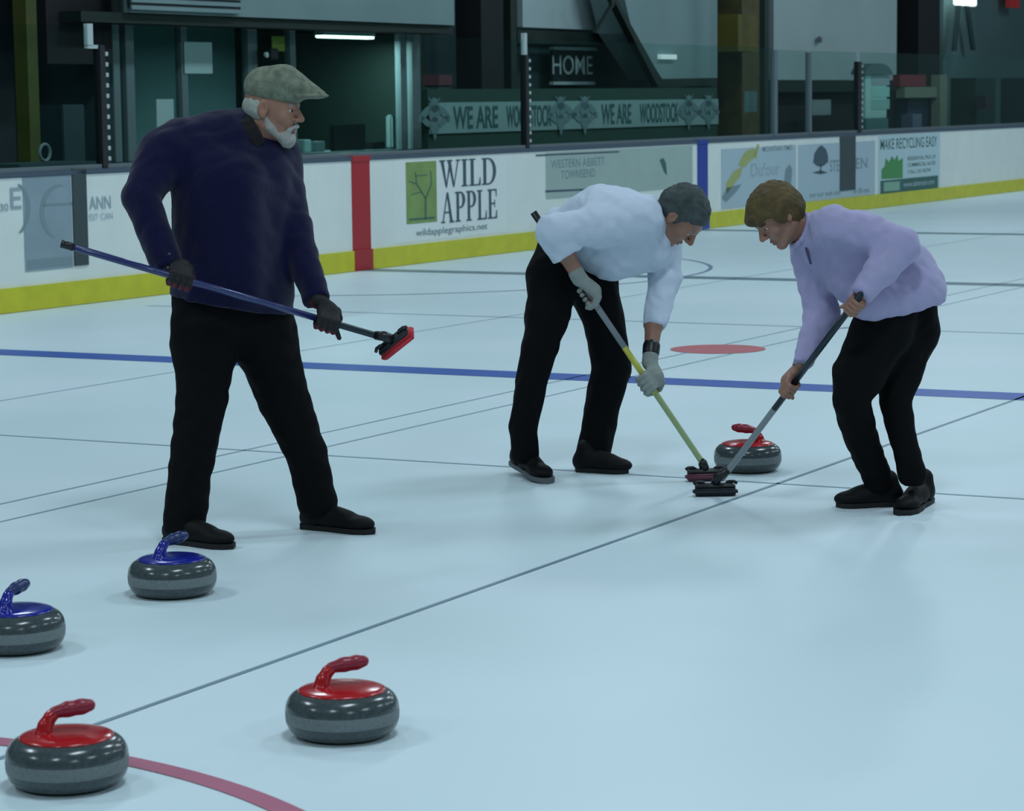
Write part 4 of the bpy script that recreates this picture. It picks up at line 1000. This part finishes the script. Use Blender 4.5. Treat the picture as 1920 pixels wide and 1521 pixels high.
tr3 = Blob(); tr3.P = list(tr.P); tr3.cut(at(1652,918,10.14), (.1,0,-1), .1); tr3.cut(at(1712,908,10.04), (0,0,-1), .1)
gcC = S3a+(S3b-S3a)*.075; gcD = S3a+(S3b-S3a)*.505; sd3 = unit(S3b-S3a)
wC = gcC + unit(at(1640,515,9.87)-gcC)*.075; wD = gcD + unit(at(1515,650,10.18)-gcD)*.085
ex = Blob(); ex.cone(at(1650,508,9.88), wC, .034, .024, .02); ex.cone(at(1541,590,10.26), wD, .034, .023, .02)
add_hand(ex, gcC, sd3, wC, -1, .90); add_hand(ex, gcD, sd3, wD, 1, .90)
C3 = at(1456,404,10.16); M3 = frame((-.66,-.24,-.70),(-.60,-.12,.74)); neck3 = (at(1520,440,10.2), .056)
p3 = body_of('person', 'bending person in lilac top and black trousers sweeping with a dark broom', A3, [(s3,.045),(sn,.022),(sfr,.022),(tr,.024)], ex, C3, M3, neck3, .96, BROWB, hand_fine=(gcC,gcD))
link_mesh('fleece_top', full3.mesh('fleece_top', .008, disp=folds(31,.0036,38), A=A3), M_LIL, p3)
link_mesh('trousers', tr3.mesh('trousers', .008, disp=folds(35,.003,32), A=A3), M_TRB, p3)
nd3 = unit(C3-M3[2]*.05-neck3[0]); collar(neck3[0]+nd3*.02, nd3, .064, M_LIL, p3, A3, .013, 'collar', .03)
zp = Blob(); chain(zp, [(1512,466,10.13,3),(1520,494,10.10,2.5)], .005); link_mesh('neck_zip', zp.mesh('neck_zip', .003, A=A3), mat('dark_purple_zip',(60,56,96)), p3)
L3 = LH(C3, M3, .96)
hr = Blob(); hr.ell(L3(0,-.012,.042), np.array((.090,.108,.092)), M3, .02, planes=[(L3(0,.085,.050), -unit(M3[2]*.85-M3[1]*.35))])
hr.ell(L3(0,-.040,.0), np.array((.088,.088,.085)), M3, .02, planes=[(L3(0,-.016,0), M3[1])])
for s in (-1,1): hr.ell(L3(s*.078,.012,.015), np.array((.012,.030,.038)), M3, .015)
hr.ell(L3(0,.088,.060), (.055,.020,.024), M3, .02)
link_mesh('hair', hr.mesh('hair', .0035, disp=folds(41,.0022,80), A=A3), mat('auburn_brown_hair',(84,68,32),rough=.7,noise=.4,nscale=20,bump=.5,bscale=240), p3)
bnd = Blob(); q0 = wD + unit(at(1541,590,10.26)-wD)*.006; bnd.cone(q0, q0+unit(at(1541,590,10.26)-wD)*.012, .029, .030, .004)
link_mesh('wristband', bnd.mesh('wristband', .004, A=A3), mat('navy_band',(24,30,60)), p3)
q0 = wC; bnd = Blob(); bnd.cone(q0-unit(gcC-wC)*.0, q0+unit(wC-gcC)*.012, .031, .032, .004); link_mesh('glove_cuff', bnd.mesh('glove_cuff', .004, A=A3), mat('yellow_cuff',(150,148,84)), p3)
shoe(p3, gnd(1690,948), gnd(1568,952), A3, M_SHOEB, M_SOLEB)
shoe(p3, gnd(1742,940), gnd(1688,968), A3, M_SHOEB, M_SOLEB)
